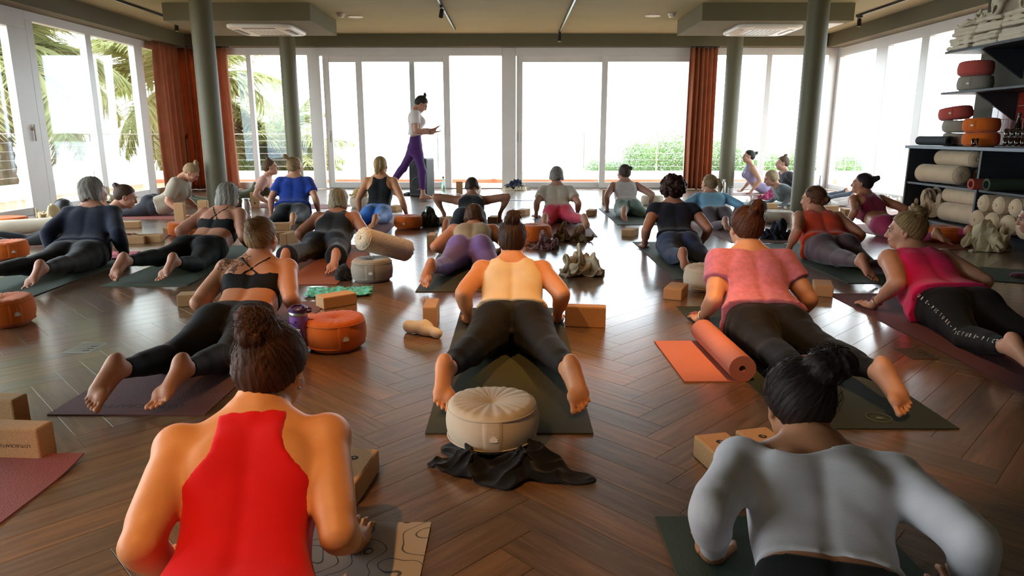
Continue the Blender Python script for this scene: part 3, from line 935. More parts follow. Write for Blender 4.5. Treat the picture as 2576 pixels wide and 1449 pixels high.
def bottle(x, y, prof, m, label, cap=None, capm=None, z=0., name='water_bottle', extra=None):
    r = empty(name, (x, y, z))
    MB().lathe([(0, prof[0][1])] + prof + ([] if cap else [(0, prof[-1][1])]), 28).build('body', m, r, smooth=True)
    if cap: MB().lathe([(cap[0][0], cap[0][1])] + cap + [(0, cap[-1][1])], 20).build('cap', capm, r, smooth=False)
    if extra: extra(r)
    tag(r, label, 'bottle')
    return r
M_CLEAR = mat('clear_glass', (.95, .98, .98), .04, 0, trans=1.)
M_GREENG = mat('pale_green_plastic', rgb('bfe6d4'), .15, 0, trans=.7)

# ------------------------------------------------------------------ yoga mats (each 61 x 185 cm, most lying square to the room)
GREEN, OLIVE, MAUVE, PINK, ORNG = '5d6d58', '5c5a32', '8a5a60', 'b9706c', 'c4684a'
yoga_mat(-.01, 2.33, '393a23', 'olive green yoga mat under the middle woman in black leggings')
yoga_mat(-1.49, 2.50, '644348', 'dusty mauve yoga mat under the woman with shoulder tattoos')
yoga_mat(1.34, 2.37, '32392b', 'olive green yoga mat under the woman in the pink T-shirt')
yoga_mat(2.45, 2.73, '67414b', 'mauve yoga mat under the woman in hot pink')
yoga_mat(-3.50, 4.42, '435047', 'dark green yoga mat under the grey-haired woman in navy', rz=4)
yoga_mat(-2.63, 4.82, '475549', 'green yoga mat under the grey-haired woman in a crossed bra', rz=2)
yoga_mat(-1.57, 4.86, '94563f', 'orange pink yoga mat under the woman with a blond bob', rz=2)
yoga_mat(-.36, 4.64, '3c3c26', 'olive yoga mat under the woman in lavender leggings')
yoga_mat(1.52, 5.05, '3e4b46', 'green yoga mat under the curly-haired woman')
yoga_mat(2.75, 4.92, '424d3e', 'green yoga mat under the woman in the orange-red top')
yoga_mat(.60, 7.25, '715052', 'mauve yoga mat under the woman in red leggings')
yoga_mat(1.57, 8.25, '43524b', 'green yoga mat under the woman in sage leggings')
yoga_mat(-1.70, 7.50, '875855', 'dusty pink yoga mat under the woman in blue leggings')
yoga_mat(-2.95, 7.45, '8c5348', 'salmon pink yoga mat under the woman in the royal blue T-shirt')
yoga_mat(-.42, 6.95, '6f5652', 'dusty mauve yoga mat under the woman in a black tank top with arms out')
yoga_mat(2.50, 6.85, '7f5f5f', 'pale pink yoga mat under the woman in light blue', rz=-2)
yoga_mat(4.35, 6.45, '8f4b38', 'terracotta yoga mat under the woman in burgundy', rz=7)
yoga_mat(5.30, 4.42, '3d4833', 'dark green yoga mat at the right edge of the room', rz=62)
yoga_mat(-5.40, 6.68, '936762', 'pale pink yoga mat under the woman in a dark hoodie', rz=-72)
yoga_mat(-3.95, 9.12, '925048', 'salmon yoga mat under the woman in a beige T-shirt', rz=90)
yoga_mat(-2.45, 10.35, '92534d', 'salmon yoga mat under the woman in green dungarees', rz=82)
yoga_mat(5.75, 12.62, '9c7a75', 'pale pink yoga mat under the woman in lilac', rz=90)
yoga_mat(5.4, 11.0, '71827b', 'pale grey green yoga mat beside the pink jacket', rz=97)
yoga_mat(5.6, 9.45, '936e65', 'pale terracotta yoga mat beyond the right column', rz=90)
yoga_mat(-1.73, .26, '854b4b', 'pink yoga mat with a raised corner at the left edge', L=1.87, curl=.02)
yoga_mat(.71, -.08, '3c4c41', 'green ribbed yoga mat under the woman in the white top')
def wave_mat():
    m = mat('patterned_mat', rgb('a89e90'), .8, .04, 3.)
    k = NT(m); b = k.n['Principled BSDF']; src = b.inputs['Base Color'].links[0].from_socket
    tc = k.new('ShaderNodeTexCoord'); nz = k.new('ShaderNodeTexNoise'); nz.inputs['Scale'].default_value = 5.5; nz.inputs['Detail'].default_value = 1
    k.link(tc.outputs['Object'], nz.inputs['Vector'])
    mu = k.new('ShaderNodeMath', operation='MULTIPLY'); mu.inputs[1].default_value = 11; k.link(nz.outputs[0], mu.inputs[0])
    fr = k.new('ShaderNodeMath', operation='FRACT'); k.link(mu.outputs[0], fr.inputs[0])
    lt = k.new('ShaderNodeMath', operation='LESS_THAN'); lt.inputs[1].default_value = .09; k.link(fr.outputs[0], lt.inputs[0])
    mx = k.new('ShaderNodeMixRGB'); mx.inputs[2].default_value = rgb('4a4a4a'); k.link(lt.outputs[0], mx.inputs[0]); k.link(src, mx.inputs[1]); k.link(mx.outputs[0], b.inputs['Base Color'])
    return m
yoga_mat(-.53, -.11, 'x', 'grey yoga mat with wavy line pattern under the woman in red', m=wave_mat())
M_MPRINT = mat('mat_print', rgb('3c2a2e'), .8, 0); M_GPRINT = mat('mat_emblem', rgb('6c7a62'), .8, 0)
for o_ in [q for q in bpy.data.objects if q.name.startswith('yoga_mat')]:
    if 'shoulder tattoos' in o_['label']: text(o_, 'LOTUSCRAFTS', .05, (.02, .085, .0056), (0, 0, math.pi), M_MPRINT)
    if 'pink T-shirt' in o_['label']:
        MB().tube([(.06 + .045 * math.cos(a_), .10 + .045 * math.sin(a_), .0062) for a_ in [k_ * 6.2832 / 32 for k_ in range(33)]], .0012, 4, cap=False).build('ring_emblem', M_GPRINT, o_)
        q_ = bpy.data.objects.new('lotus_emblem', lotus_mesh(.018)); q_.data.materials.append(M_GPRINT); COL.objects.link(q_); q_.parent = o_; q_.location = (.06, .085, .0060)
    if 'crossed bra' in o_['label']: text(o_, 'LOTUSCRAFTS', .03, (.0, .05, .0056), (0, 0, 0), M_GPRINT)
# unrolled-and-rolled spare mat
ro_ = link('rolled_mat', roll_mesh(.61, .060, .0050, 8.2, .25), mat_material('c0735c'), None, (1.005, 2.87, 0), math.radians(1))
tag(ro_, 'half rolled coral yoga mat lying beside the olive mat', 'yoga mat')
# towels lying flat
def towel(x, y, w_, l_, h, label, rz=0, seed=1, ht=.02):
    nx, ny = 40, 30; V = []
    for j in range(ny + 1):
        for i in range(nx + 1):
            u, v = i / nx - .5, j / ny - .5
            q = mnoise.noise(Vector((u * 5 + seed, v * 5, seed))) ; q2 = abs(mnoise.noise(Vector((u * 9, v * 9 + seed, 2.))))
            V.append((u * w_ * (1 + .12 * q), v * l_ * (1 + .15 * mnoise.noise(Vector((u * 4, seed, v * 3)))), .008 + ht * max(0, .6 - 1.9 * q2) + .01 * max(0, q)))
    F_ = [(j * (nx + 1) + i, j * (nx + 1) + i + 1, (j + 1) * (nx + 1) + i + 1, (j + 1) * (nx + 1) + i) for j in range(ny) for i in range(nx)]
    o = link('towel', np_mesh('towel', np.array(V), np.array(F_)), fabric(h, .95, .3, .4, 500), None, (x, y, 0), math.radians(rz))
    md = o.modifiers.new('thick', 'SOLIDIFY'); md.thickness = .004
    tag(o, label, 'towel'); return o
towel(-1.175, 4.603, .42, .26, '58c7ba', 'turquoise towel crumpled behind a cork block', 8, 3, .028)
towel(-3.583, 6.069, .40, .40, 'd4475f', 'bright pink striped towel on the floor by the navy sleeve', 5, 5)

# ------------------------------------------------------------------ cork blocks: x, y of the near bottom edge
block(-1.662, 2.148, 'edge', -4, 'cork block standing on its long edge at the left frame edge, logo upside down', logo=1, flip=True)
block(-1.92, 2.40, 'edge', -4, 'cork block leaning behind the logo block at the left frame edge')
block(-0.499, 1.947, 'flat', 83, 'cork block with round logo beside the arm of the woman in red', logo=1)
block(0.694, 2.063, 'flat', 103, 'cork block with logo on top left of the woman in white', logo=1)
block(0.849, 2.105, 'flat', 105, 'second cork block half hidden behind the shoulder of the woman in white', logo=1)
block(-0.463, 3.848, 'edge', 91, 'cork block on edge beside the crumpled sock')
block(0.415, 3.780, 'edge', -8, 'cork block on edge right of the middle mat')
block(1.096, 4.508, 'flat', 65, 'cork block in front of the beige cushion near the pink T-shirt')
block(2.117, 4.603, 'flat', 70, 'cork block behind the elbow of the woman in the pink T-shirt')
block(-1.114, 4.265, 'flat', 40, 'cork block lying in front of the turquoise towel')
block(-2.004, 4.297, 'flat', 12, 'cork block behind the tattooed forearm')
block(-3.769, 6.828, 'flat', 12, 'left one of two cork blocks side by side near the pink towel')
block(-3.638, 6.906, 'flat', 12, 'right one of two cork blocks side by side near the pink towel')
block(-4.436, 8.000, 'flat', 18, 'cork block below the face of the woman in a dark hoodie')
block(-4.149, 8.643, 'up', 5, 'cork block standing upright left of the woman in a beige T-shirt')
block(-4.002, 8.981, 'up', 5, 'cork block standing upright in front of the left column')
block(-3.806, 10.283, 'up', 12, 'upright cork block with round logo left of the royal blue T-shirt', logo=1)
block(-2.387, 7.152, 'flat', 25, 'bottom cork block of the small stack left of the blond bob')
block(-2.458, 7.266, 'flat', 10, 'top cork block of the small stack left of the blond bob', z=.0755)
block(-2.195, 6.752, 'edge', 80, 'cork block on edge in front of the small stack')
block(-3.683, 7.506, 'flat', 80, 'cork block behind the orange cushion near the crossed bra')
block(-0.773, 6.652, 'edge', 88, 'cork block on edge left of the lavender leggings')
block(-0.828, 8.443, 'flat', 75, 'cork block under the left hand of the woman with arms out')
block(-0.221, 8.522, 'flat', 80, 'cork block under the right hand of the woman with arms out')
block(0.156, 9.346, 'flat', 70, 'cork block left of the woman in red leggings')
block(1.070, 9.299, 'flat', 75, 'cork block right of the woman in red leggings')
block(1.265, 7.354, 'flat', 62, 'cork block left of the curly-haired woman')
block(-0.956, 12.667, 'up', 3, 'cork block standing upright behind the woman with arms out')
block(2.436, 10.005, 'flat', 10, 'cork block behind the shoulder of the curly-haired woman')
block(1.446, 10.824, 'up', 80, 'cork block beside the left arm of the sage leggings')
block(3.771, 10.170, 'flat', 8, 'cork block left of the near right column')
block(5.436, 12.582, 'flat', 5, 'cork block right of the near right column by the bare feet')
block(4.290, 9.346, 'edge', 10, 'cork block behind the orange-red top')
block(4.328, 8.981, 'edge', 80, 'cork block beside the elbow of the woman in burgundy')
block(-1.657, 9.845, 'flat', 75, 'cork block under the right arm of the woman in blue leggings')

# ------------------------------------------------------------------ cushions and bolsters
cushion(-0.070, 2.246, F_BEIGE, 'large beige round cushion with white lotus in front of the middle mat', r=.157, hh=.150, rz=.04, z=.022, seed=3)
cushion(-0.901, 3.389, F_ORANGE, 'bright orange round cushion with white lotus beside the purple tumbler', r=.152, hh=.165, rz=.55, seed=4)
cushion(-1.041, 5.053, F_GREY, 'grey beige round cushion with lotus under a patterned bolster', r=.150, hh=.165, rz=.1, seed=5)
cushion(-1.196, 7.965, F_ORANGE, 'orange round cushion beside a dark grey jacket', r=.16, hh=.15, rz=-.2, seed=6)
cushion(0.235, 6.986, F_ORANGE, 'orange round cushion behind the mauve cloth', r=.165, hh=.17, rz=2., seed=7)
cushion(-2.898, 3.822, F_ORANGE, 'orange round cushion cut by the left frame edge, nearest one', r=.15, hh=.165, rz=1.0, seed=8)
cushion(-4.420, 5.968, F_ORANGE, 'orange round cushion at the left frame edge by the dark leggings', r=.17, hh=.16, rz=.9, seed=9)
cushion(-5.738, 7.862, F_ORANGE, 'orange round cushion at the left frame edge below the window', r=.19, hh=.15, rz=.8, seed=10)
cushion(-3.531, 7.384, F_ORANGE, 'orange round cushion behind the arm of the crossed bra', r=.15, hh=.15, rz=1., seed=11)
cushion(4.359, 6.933, F_ORANGE, 'orange round cushion in front of the shelf unit', r=.165, hh=.16, rz=2., seed=12)
cushion(1.356, 4.727, F_BEIGE, 'beige round cushion half hidden behind the pink T-shirt', r=.155, hh=.17, rz=1.5, seed=13)
cushion(3.272, 8.483, F_BEIGE, 'beige round cushion with dark jeans against it in front of the right column', r=.17, hh=.15, rz=1.7, seed=14)
cushion(-2.260, 10.283, F_BEIGE, 'beige round cushion behind the left arm of the woman in blue leggings', r=.14, hh=.16, rz=2., seed=15)
cushion(2.159, 10.699, F_BEIGE, 'beige round cushion beside the sage leggings', r=.17, hh=.15, rz=2., seed=16)
cushion(-0.666, 12.667, F_CREAM, 'cream round cushion behind the head of the woman with arms out', r=.10, hh=.17, rz=2., seed=17)
def loop_pattern():
    m = mat('patterned_canvas', rgb('d4c4ac'), .9, .05, 8., .2, 300)
    k = NT(m); b = k.n['Principled BSDF']; src = b.inputs['Base Color'].links[0].from_socket
    tc = k.new('ShaderNodeTexCoord'); vo = k.new('ShaderNodeTexVoronoi'); vo.inputs['Scale'].default_value = 11
    k.link(tc.outputs['Object'], vo.inputs['Vector'])
    mu = k.new('ShaderNodeMath', operation='MULTIPLY'); mu.inputs[1].default_value = 4.5; k.link(vo.outputs['Distance'], mu.inputs[0])
    fr = k.new('ShaderNodeMath', operation='FRACT'); k.link(mu.outputs[0], fr.inputs[0])
    lt = k.new('ShaderNodeMath', operation='LESS_THAN'); lt.inputs[1].default_value = .10; k.link(fr.outputs[0], lt.inputs[0])
    mx = k.new('ShaderNodeMixRGB'); mx.inputs[2].default_value = rgb('9a876c'); k.link(lt.outputs[0], mx.inputs[0]); k.link(src, mx.inputs[1]); k.link(mx.outputs[0], b.inputs['Base Color'])
    return m
M_LOOP = loop_pattern()
bolster(-.965, 5.20, .242, .50, .092, M_LOOP, 'cream bolster with loop pattern lying on the grey beige cushion', rz=math.radians(50), ry=math.radians(19), seed=2)
bolster(-5.248, 7.445, .09, .60, .085, F_CREAM, 'white bolster on the floor below the left window', rz=math.radians(35), seed=3)

# ------------------------------------------------------------------ clothes and bags on the floor
drape(-0.034, 2.077, .50, .26, .075, fabric('131315', .95), 'black sweater crumpled under the beige cushion', 'sweater', 'sweater', 1, rz=-.35)
drape(0.537, 5.263, .34, .28, .17, fabric('c6b69a', .92), 'cream cardigan crumpled on the floor behind the middle mat', 'cardigan', 'cardigan', 3)
def camo():
    m = mat('camouflage_cloth', rgb('6f6a45'), .9, .3, 14., .2, 300, dark=rgb('8f5a4a'))
    return m
drape(0.618, 7.013, .40, .24, .13, camo(), 'floral olive scarf crumpled right of an orange cushion', 'scarf', 'scarf', 4)
drape(0.318, 6.508, .28, .2, .12, fabric('a58088', .92), 'mauve cloth crumpled against the orange cushion', 'cloth', 'cloth', 5)
heap(-1.255, 5.067, .12, .12, .12, fabric('17171a', .8), 'small black pouch beside the grey beige cushion', 'pouch', 'bag', 6, lobes=3)
drape(-0.973, 8.179, .20, .22, .16, fabric('4a463e', .9), 'dark grey jacket bunched beside an orange cushion', 'jacket', 'jacket', 7)
drape(2.764, 7.152, .34, .26, .16, fabric('2a3242', .9), 'navy jeans bunched on the floor near the orange-red top', 'jeans', 'jeans', 8)
drape(3.181, 8.808, .26, .3, .15, fabric('5a6878', .9), 'blue grey denim jacket against the beige cushion', 'denim_jacket', 'jacket', 9)
drape(0.078, 13.589, .55, .36, .13, fabric('ddd2ba', .9), 'cream tote bag and sweater lying by the middle door post', 'tote_bag', 'bag', 10)
drape(0.078, 13.589, .40, .28, .10, fabric('30384a', .9), 'dark blue scarf on top of the cream tote bag', 'scarf', 'scarf', 11, z=.075)
drape(-5.691, 8.562, .42, .30, .20, fabric('cbb894', .9), 'beige blanket heap below the left window', 'blanket', 'blanket', 12)
drape(-6.470, 11.149, .40, .3, .18, fabric('ddd4bc', .9), 'cream bag behind the woman in a dark hoodie', 'bag', 'bag', 13)
drape(4.463, 6.438, .34, .32, .26, fabric('d9c9a4', .9), 'cream cloth bag in front of the shelf at the right edge', 'bag', 'bag', 14)
drape(4.337, 11.711, .36, .24, .14, fabric('b8537c', .9), 'pink jacket heap under the blond woman behind the column', 'jacket', 'jacket', 15)
drape(5.650, 10.399, .5, .3, .14, fabric('e0d8cc', .9), 'white towel heap on the floor by the right window', 'towel', 'towel', 16)
heap(2.064, 9.845, .16, .14, .09, fabric('3a4046', .9), 'small dark pouch beside the beige cushion near sage leggings', 'pouch', 'bag', 17, lobes=2)
drape(-2.260, 10.283, .22, .20, .13, fabric('e0c890', .9), 'yellow cream cloth on the beige cushion behind the blond woman', 'cloth', 'cloth', 18, z=.16)
# sock
sk_g = Grid((-.16, -.1, -.01), (.16, .1, .12), .005); sk_f = sk_g.field()
sk_g.cone(sk_f, (-.10, .02, .035), (.0, .0, .035), .034, .036, .02); sk_g.cone(sk_f, (0, 0, .032), (.095, -.045, .026), .034, .026, .02); sk_g.ell(sk_f, (.0, .012, .045), (.04, .03, .035), None, .02)
sk_f = sk_f + (.003 * np.sin(90 * sk_g.X + 3 * np.sin(40 * sk_g.Y)) * np.cos(30 * sk_g.Z)).astype(f32); sk_f = np.maximum(sk_f, .002 - sk_g.Z)
tag(link('sock', sk_g.mesh('sock', sk_f), fabric('d8cbb6', .95), None, (*[-0.474, 3.605], 0), -.25), 'crumpled cream sock on the floor beside a cork block', 'sock')
# black ball by the window
bl_ = empty('exercise_ball', (-6.053, 9.346, 0)); MB().lathe([(.0, .0)] + [(.11 * math.sin(math.pi * i / 20), .11 - .11 * math.cos(math.pi * i / 20)) for i in range(1, 20)] + [(0, .22)], 32).build('shell', mat('black_rubber', rgb('26262a'), .35, .05), bl_, smooth=True)
MB().lathe([(.0, .218), (.008, .219), (.006, .224), (0, .225)], 10).build('valve', M_GREYP, bl_); tag(bl_, 'shiny black ball behind the grey-haired woman in navy', 'ball')

# ------------------------------------------------------------------ bottles, tumbler, speaker, vents
tb = empty('tumbler', (-1.054, 3.303, 0)); M_PURP = mat('purple_powder_coat', rgb('8a5bb0'), .45, .05, 20.)
MB().lathe([(0, 0), (.030, 0), (.033, .004), (.036, .07), (.043, .085), (.0445, .19)], 36).build('body', M_PURP, tb, smooth=True)
MB().lathe([(.0445, .19), (.0455, .193), (.0455, .207), (.044, .209)], 36).build('steel_rim', M_STEEL, tb, smooth=True)
M_PURD = mat('dark_purple_plastic', rgb('4a2a5e'), .35, .05, 9.)
ld = MB().lathe([(.044, .209), (.047, .211), (.047, .226), (.043, .230), (.0, .231)], 36).build('lid', M_PURD, tb, smooth=False)
MB().tube([(.030 * math.cos(a), .030 * math.sin(a) - .0, .234) for a in [i * .3 for i in range(-2, 13)]], .004, 6).build('straw_flap', M_PURD, ld, smooth=True)
MB().tube([(.045, 0, .205), (.062, 0, .208), (.066, 0, .222), (.050, 0, .226)], .006, 8).build('carry_loop', M_PURD, tb, smooth=True)
text(tb, 'STANLEY', .011, (-.002, -.0442, .147), (math.radians(90), 0, 0), M_PURD)
MB().extrude([(-.008, .0), (-.008, .012), (-.004, .009), (0, .014), (.004, .009), (.008, .012), (.008, 0)], 0, .0004).build('crest', M_PURD, tb, loc=(-.002, -.0442, .157)).rotation_euler = (math.radians(90), 0, 0)
MB().box(-.018, .018, -.0448, -.0442, .120, .131).build('sticker', M_WPRINT, tb)
tag(tb, 'purple insulated tumbler with dark lid beside the orange cushion', 'tumbler')
bottle(-1.229, 12.497, [(.038, 0), (.042, .01), (.042, .15), (.038, .18), (.02, .25), (.014, .28), (.014, .30)], M_GREENG, 'clear green plastic water bottle standing near the black loudspeaker', [(.015, .30), (.016, .302), (.016, .325)], mat('green_cap', rgb('2c8a62'), .4, 0))
bottle(3.793, 12.497, [(.036, 0), (.038, .01), (.038, .19), (.030, .22), (.018, .235)], M_STEEL, 'steel water bottle beside the far right column', [(.019, .235), (.02, .24), (.02, .275)], M_STEEL)
bottle(5.995, 13.589, [(.034, 0), (.036, .01), (.036, .2), (.026, .23), (.018, .24)], M_STEEL, 'slim steel bottle behind the bare feet near the right window', [(.018, .24), (.02, .245), (.02, .28)], M_STEEL)
bottle(3.696, 11.786, [(.034, 0), (.040, .012), (.044, .17), (.044, .18)], mat('patterned_cup', rgb('6c8fa0'), .4, .4, 60., dark=rgb('c9b0a0')), 'patterned blue tumbler at the foot of the far right column', [(.045, .18), (.046, .182), (.046, .195)], M_BLACKT, name='cup')
bottle(-3.379, 8.808, [(.05, 0), (.055, .012), (.055, .2), (.045, .23), (.045, .25)], M_CLEAR, 'clear glass jar beside the grey-haired woman in a crossed bra', [(.047, .25), (.048, .252), (.048, .268)], M_STEEL, name='glass_jar')
bottle(-1.061, 8.643, [(.03, 0), (.034, .01), (.034, .13), (.016, .17)], M_GREENG, 'small green bottle lying behind an orange cushion', [(.017, .17), (.018, .172), (.018, .19)], mat('green_cap2', rgb('2c8a62'), .4, 0))
sp_ = empty('loudspeaker', (-1.583, 12.251, 0), math.radians(-20))
MB().bbox(-.17, .17, -.15, .17, 0, .66, .03).build('cabinet', M_BLACKT, sp_)
MB().bbox(-.15, .15, -.166, -.149, .05, .62, .012).build('front_grille', mat('speaker_grille', rgb('2b2b2e'), .7, .2, 200., .5, 500), sp_)
for zz, rr in ((.22, .12), (.47, .09)): MB().lathe([(rr, 0), (rr * .9, .004), (rr * .3, -.02), (0, -.012)], 28).build('driver', M_BLACKT, sp_, loc=(0, -.168, zz)).rotation_euler = (math.radians(90), 0, 0)
MB().box(.02, .10, -.1685, -.166, .13, .15).build('red_badge', mat('red_badge', rgb('a02a30'), .5, 0), sp_)
MB().bbox(-.06, .06, -.02, .02, .66, .675, .004).build('handle', M_BLACKT, sp_)
tag(sp_, 'tall black loudspeaker standing behind the teacher', 'loudspeaker')
bg_ = heap(-1.798, 12.332, .30, .16, .06, fabric('1b1b1d', .8), 'flat black bag on the floor left of the loudspeaker', 'bag', 'bag', 21, lobes=2)
cb = MB(); rn = random.Random(3); cpt = [Vector((-1.0, 12.35, .012))]
for i in range(26): cpt.append(Vector((-1.25 + .022 * i + .05 * math.sin(i * 1.3), 12.3 + .09 * math.cos(i * .9), .012 + .01 * (i % 3))))
tag(cb.tube(cpt, .006, 6).build('power_cable', M_PLW, None, smooth=True), 'white cable coiled on the floor beside the green bottle', 'cable')
tag(link('stretched_mat', MB().bbox(-.45, .75, 0, .16, .0, .006, .002).mesh('dark_strip'), mat('blue_grey_strip', rgb('5c6f86'), .35, .05), None, (.0, 11.35, 0)), 'blue grey strip of mat on the floor before the middle door', 'yoga mat')
def vent(x, y, m, label):
    r = empty('floor_vent', (x, y, 0)); MB().bbox(-.065, .065, -.085, .085, 0, .003, .001).build('plate', m, r)
    for i in range(3): MB().bbox(.02, .055, -.06 + i * .035, -.052 + i * .035, .0028, .0036, .0003).build('slot', M_BLACKT, r)
    MB().box(-.066, .066, .083, .086, 0, .0036).build('rim', M_STEEL, r)
    tag(r, label, 'floor outlet')
vent(-2.17, 3.37, M_STEEL, 'square steel floor outlet plate left of the mauve mat')
vent(2.0, 3.27, mat('dark_plate', rgb('4c4640'), .4, .05), 'square dark floor outlet plate between the two right mats')
# teacher's phone arm at the door


# ------------------------------------------------------------------ black shelf unit, wall shelves and red tiles on the right
M_SHELF = mat('charcoal_board', rgb('2a2c31'), .5, .12, 6.)
M_TOP = mat('slate_counter', rgb('55606c'), .4, .08, 6.)
M_TILE = mat('red_glazed_tile', rgb('8c2a1a'), .12, .15, 12., coat=.4)
M_GROUT = mat('tile_grout', rgb('b0a090'), .9, .05)
SX0, SX1, SY0, SY1 = 4.70, 5.38, 5.6, 8.36
su = empty('shelf_unit', (SX0, SY0, 0))
def sbox(nm, x0, x1, y0, y1, z0, z1, m=M_SHELF): return MB().bbox(x0 - SX0, x1 - SX0, y0 - SY0, y1 - SY0, z0, z1, .003).build(nm, m, su)
sbox('plinth', SX0 + .05, SX1, SY0, SY1 - .02, 0, .09); sbox('bottom_board', SX0, SX1, SY0, SY1, .09, .115)
sbox('counter_top', SX0 - .03, SX1 + .01, SY0 - .02, SY1 + .03, .90, .935, M_TOP)
sbox('back_panel', SX1 - .015, SX1, SY0 + .02, SY1 - .03, .115, .90)
for yy in (SY0, 7.04, SY1 - .03): sbox('upright', SX0, SX1 - .015, yy, yy + .03, .115, .90)
sbox('inner_shelf', SX0 + .01, SX1 - .015, 7.07, SY1 - .03, .49, .515); sbox('inner_shelf', SX0 + .01, SX1 - .015, SY0 + .03, 7.04, .49, .515)
tag(su, 'low charcoal shelf unit full of bolsters along the right wall', 'shelf unit')
for nm, z, yy in (('lower', 1.495, 8.10), ('upper', 1.935, 8.12)):
    ws = empty('wall_shelf', (4.84, 5.6, z)); MB().bbox(0, .56, 0, yy - 5.6, 0, .024, .002).build('board', M_SHELF, ws)
    for by in (7.62, 6.3):
        MB().add([(.10, by - 5.6, -.001), (.555, by - 5.6, -.001), (.555, by - 5.6, -.30), (.10, by - 5.57, -.001), (.555, by - 5.57, -.001), (.555, by - 5.57, -.30)], [(0, 2, 1), (3, 4, 5), (0, 1, 4, 3), (1, 2, 5, 4), (0, 3, 5, 2)]).build('bracket', M_SHELF, ws)
    tag(ws, '%s black wall shelf above the shelf unit' % nm, 'wall shelf')
bs_ = struct(MB().box(5.392, 5.401, 5.6, 8.0, .94, 1.49).build('trim_9', M_GROUT))
tl_ = MB().bbox(.0, .008, .0025, .0975, .0025, .1345, .002).mesh('tile'); tl_.materials.append(M_TILE)
for i in range(24):
    for j in range(4):
        o = bpy.data.objects.new('tile', tl_); COL.objects.link(o); o.parent = bs_; o.location = (5.385, 5.6 + i * .1, .945 + j * .137)
sg = empty('fire_sign', (5.396, 8.15, 2.42)); MB().bbox(-.006, 0, -.17, .0, -.06, .06, .001).build('plate', M_WPRINT, sg)
MB().box(-.0075, -.005, -.162, -.008, -.052, .052).build('red_field', mat('sign_red', rgb('b02430'), .5, 0), sg)
MB().extrude([(0, 0), (.02, .005), (.03, .03), (.018, .022), (.014, .05), (.0, .03), (-.008, .012)], 0, .001).build('flame_mark', M_WPRINT, sg, (-.008, -.08, -.03)).rotation_euler = (math.radians(90), 0, math.radians(-90))
tag(sg, 'small red and white fire safety sign high on the right wall', 'sign')

cushion(5.02, 7.93, F_GREY, 'grey round cushion at the bottom of the left stack on the counter', z=.936, r=.17, hh=.14, seed=31, rz=-1.2, panel=False)
cushion(5.01, 7.95, F_GREY, 'grey round cushion in the middle of the left stack on the counter', z=1.076, r=.17, hh=.14, seed=32, rz=-1., panel=False)
cushion(4.98, 7.99, F_SALMON, 'salmon red round cushion on top of the left stack on the counter', z=1.222, r=.165, hh=.14, seed=33, rz=-.9, tilt=-.12)
cushion(4.97, 7.50, F_ORANGE, 'orange round cushion at the bottom of the right stack on the counter', z=.936, r=.17, hh=.145, seed=34, rz=-1., panel=False)
cushion(4.97, 7.52, F_ORANGE, 'orange round cushion on top of the right stack on the counter', z=1.081, r=.17, hh=.15, seed=35, rz=-1.1)
cushion(5.06, 7.86, F_GREY, 'grey round cushion on the lower wall shelf', z=1.52, r=.17, hh=.16, seed=36, rz=-1.)
cushion(5.06, 7.88, F_SALMON, 'salmon red round cushion on the lower wall shelf', z=1.68, r=.17, hh=.16, seed=37, rz=-1., panel=False)
def roll(x, y, z, h, label, L=.61, r=.05, rz=0.):
    o = link('rolled_mat', roll_mesh(L, r, .005, 4.), mat_material(h), None, (x, y, z), math.radians(rz)); tag(o, label, 'yoga mat'); return o
roll(4.80, 7.75, .937, '23282c', 'black rolled mat on the end of the counter', r=.052, L=.58)
roll(4.60, 7.00, .517, 'a8483f', 'red rolled mat sticking out of the open shelf', r=.055, L=.7, rz=-90)
roll(4.66, 6.86, .517, '3f4a38', 'dark green rolled mat sticking out of the open shelf', r=.06, L=.68, rz=-90)
q90 = math.radians(90)
bolster(4.80, 7.82, .628, .66, .108, F_CANVAS, 'lower cream bolster in the upper left compartment', rz=math.radians(97), seed=1)
bolster(4.95, 7.80, .80, .62, .092, F_CANVAS, 'upper cream bolster in the upper left compartment', rz=math.radians(94), seed=2)
bolster(5.14, 7.42, .62, .60, .10, F_CANVAS, 'brown shaded bolster at the back of the upper left compartment', rz=math.radians(86), seed=3)
bolster(4.86, 7.42, .225, .68, .108, F_CANVAS, 'long cream bolster lying low beside the blanket heap', rz=math.radians(94), seed=4)
bolster(4.90, 7.50, .405, .64, .085, F_CANVAS, 'long cream bolster lying above another beside the blanket heap', rz=math.radians(92), seed=5)
BP = [(6.92, .225, 'first'), (6.70, .225, 'second'), (6.48, .225, 'third'), (6.26, .225, 'fourth'), (6.04, .225, 'fifth')]
for (yy, zz, nm) in BP:
    bolster(4.93, yy, zz, .62, .104, F_CANVAS, 'cream bolster with its end showing, %s from the left in the bottom row' % nm, rz=math.radians(2), seed=yy)
for (yy, zz, nm) in [(6.80, .40, 'first'), (6.58, .40, 'second'), (6.36, .40, 'third'), (6.15, .40, 'fourth')]:
    bolster(4.90, yy, zz, .60, .088, F_CANVAS, 'cream bolster with its end showing, %s from the left in the upper row' % nm, rz=math.radians(-3), seed=yy + 2)
drape(4.88, 8.08, .36, .40, .34, F_CANVAS, 'beige blanket stuffed into the lower left corner of the shelf', 'blanket', 'blanket', 24, z=.116)

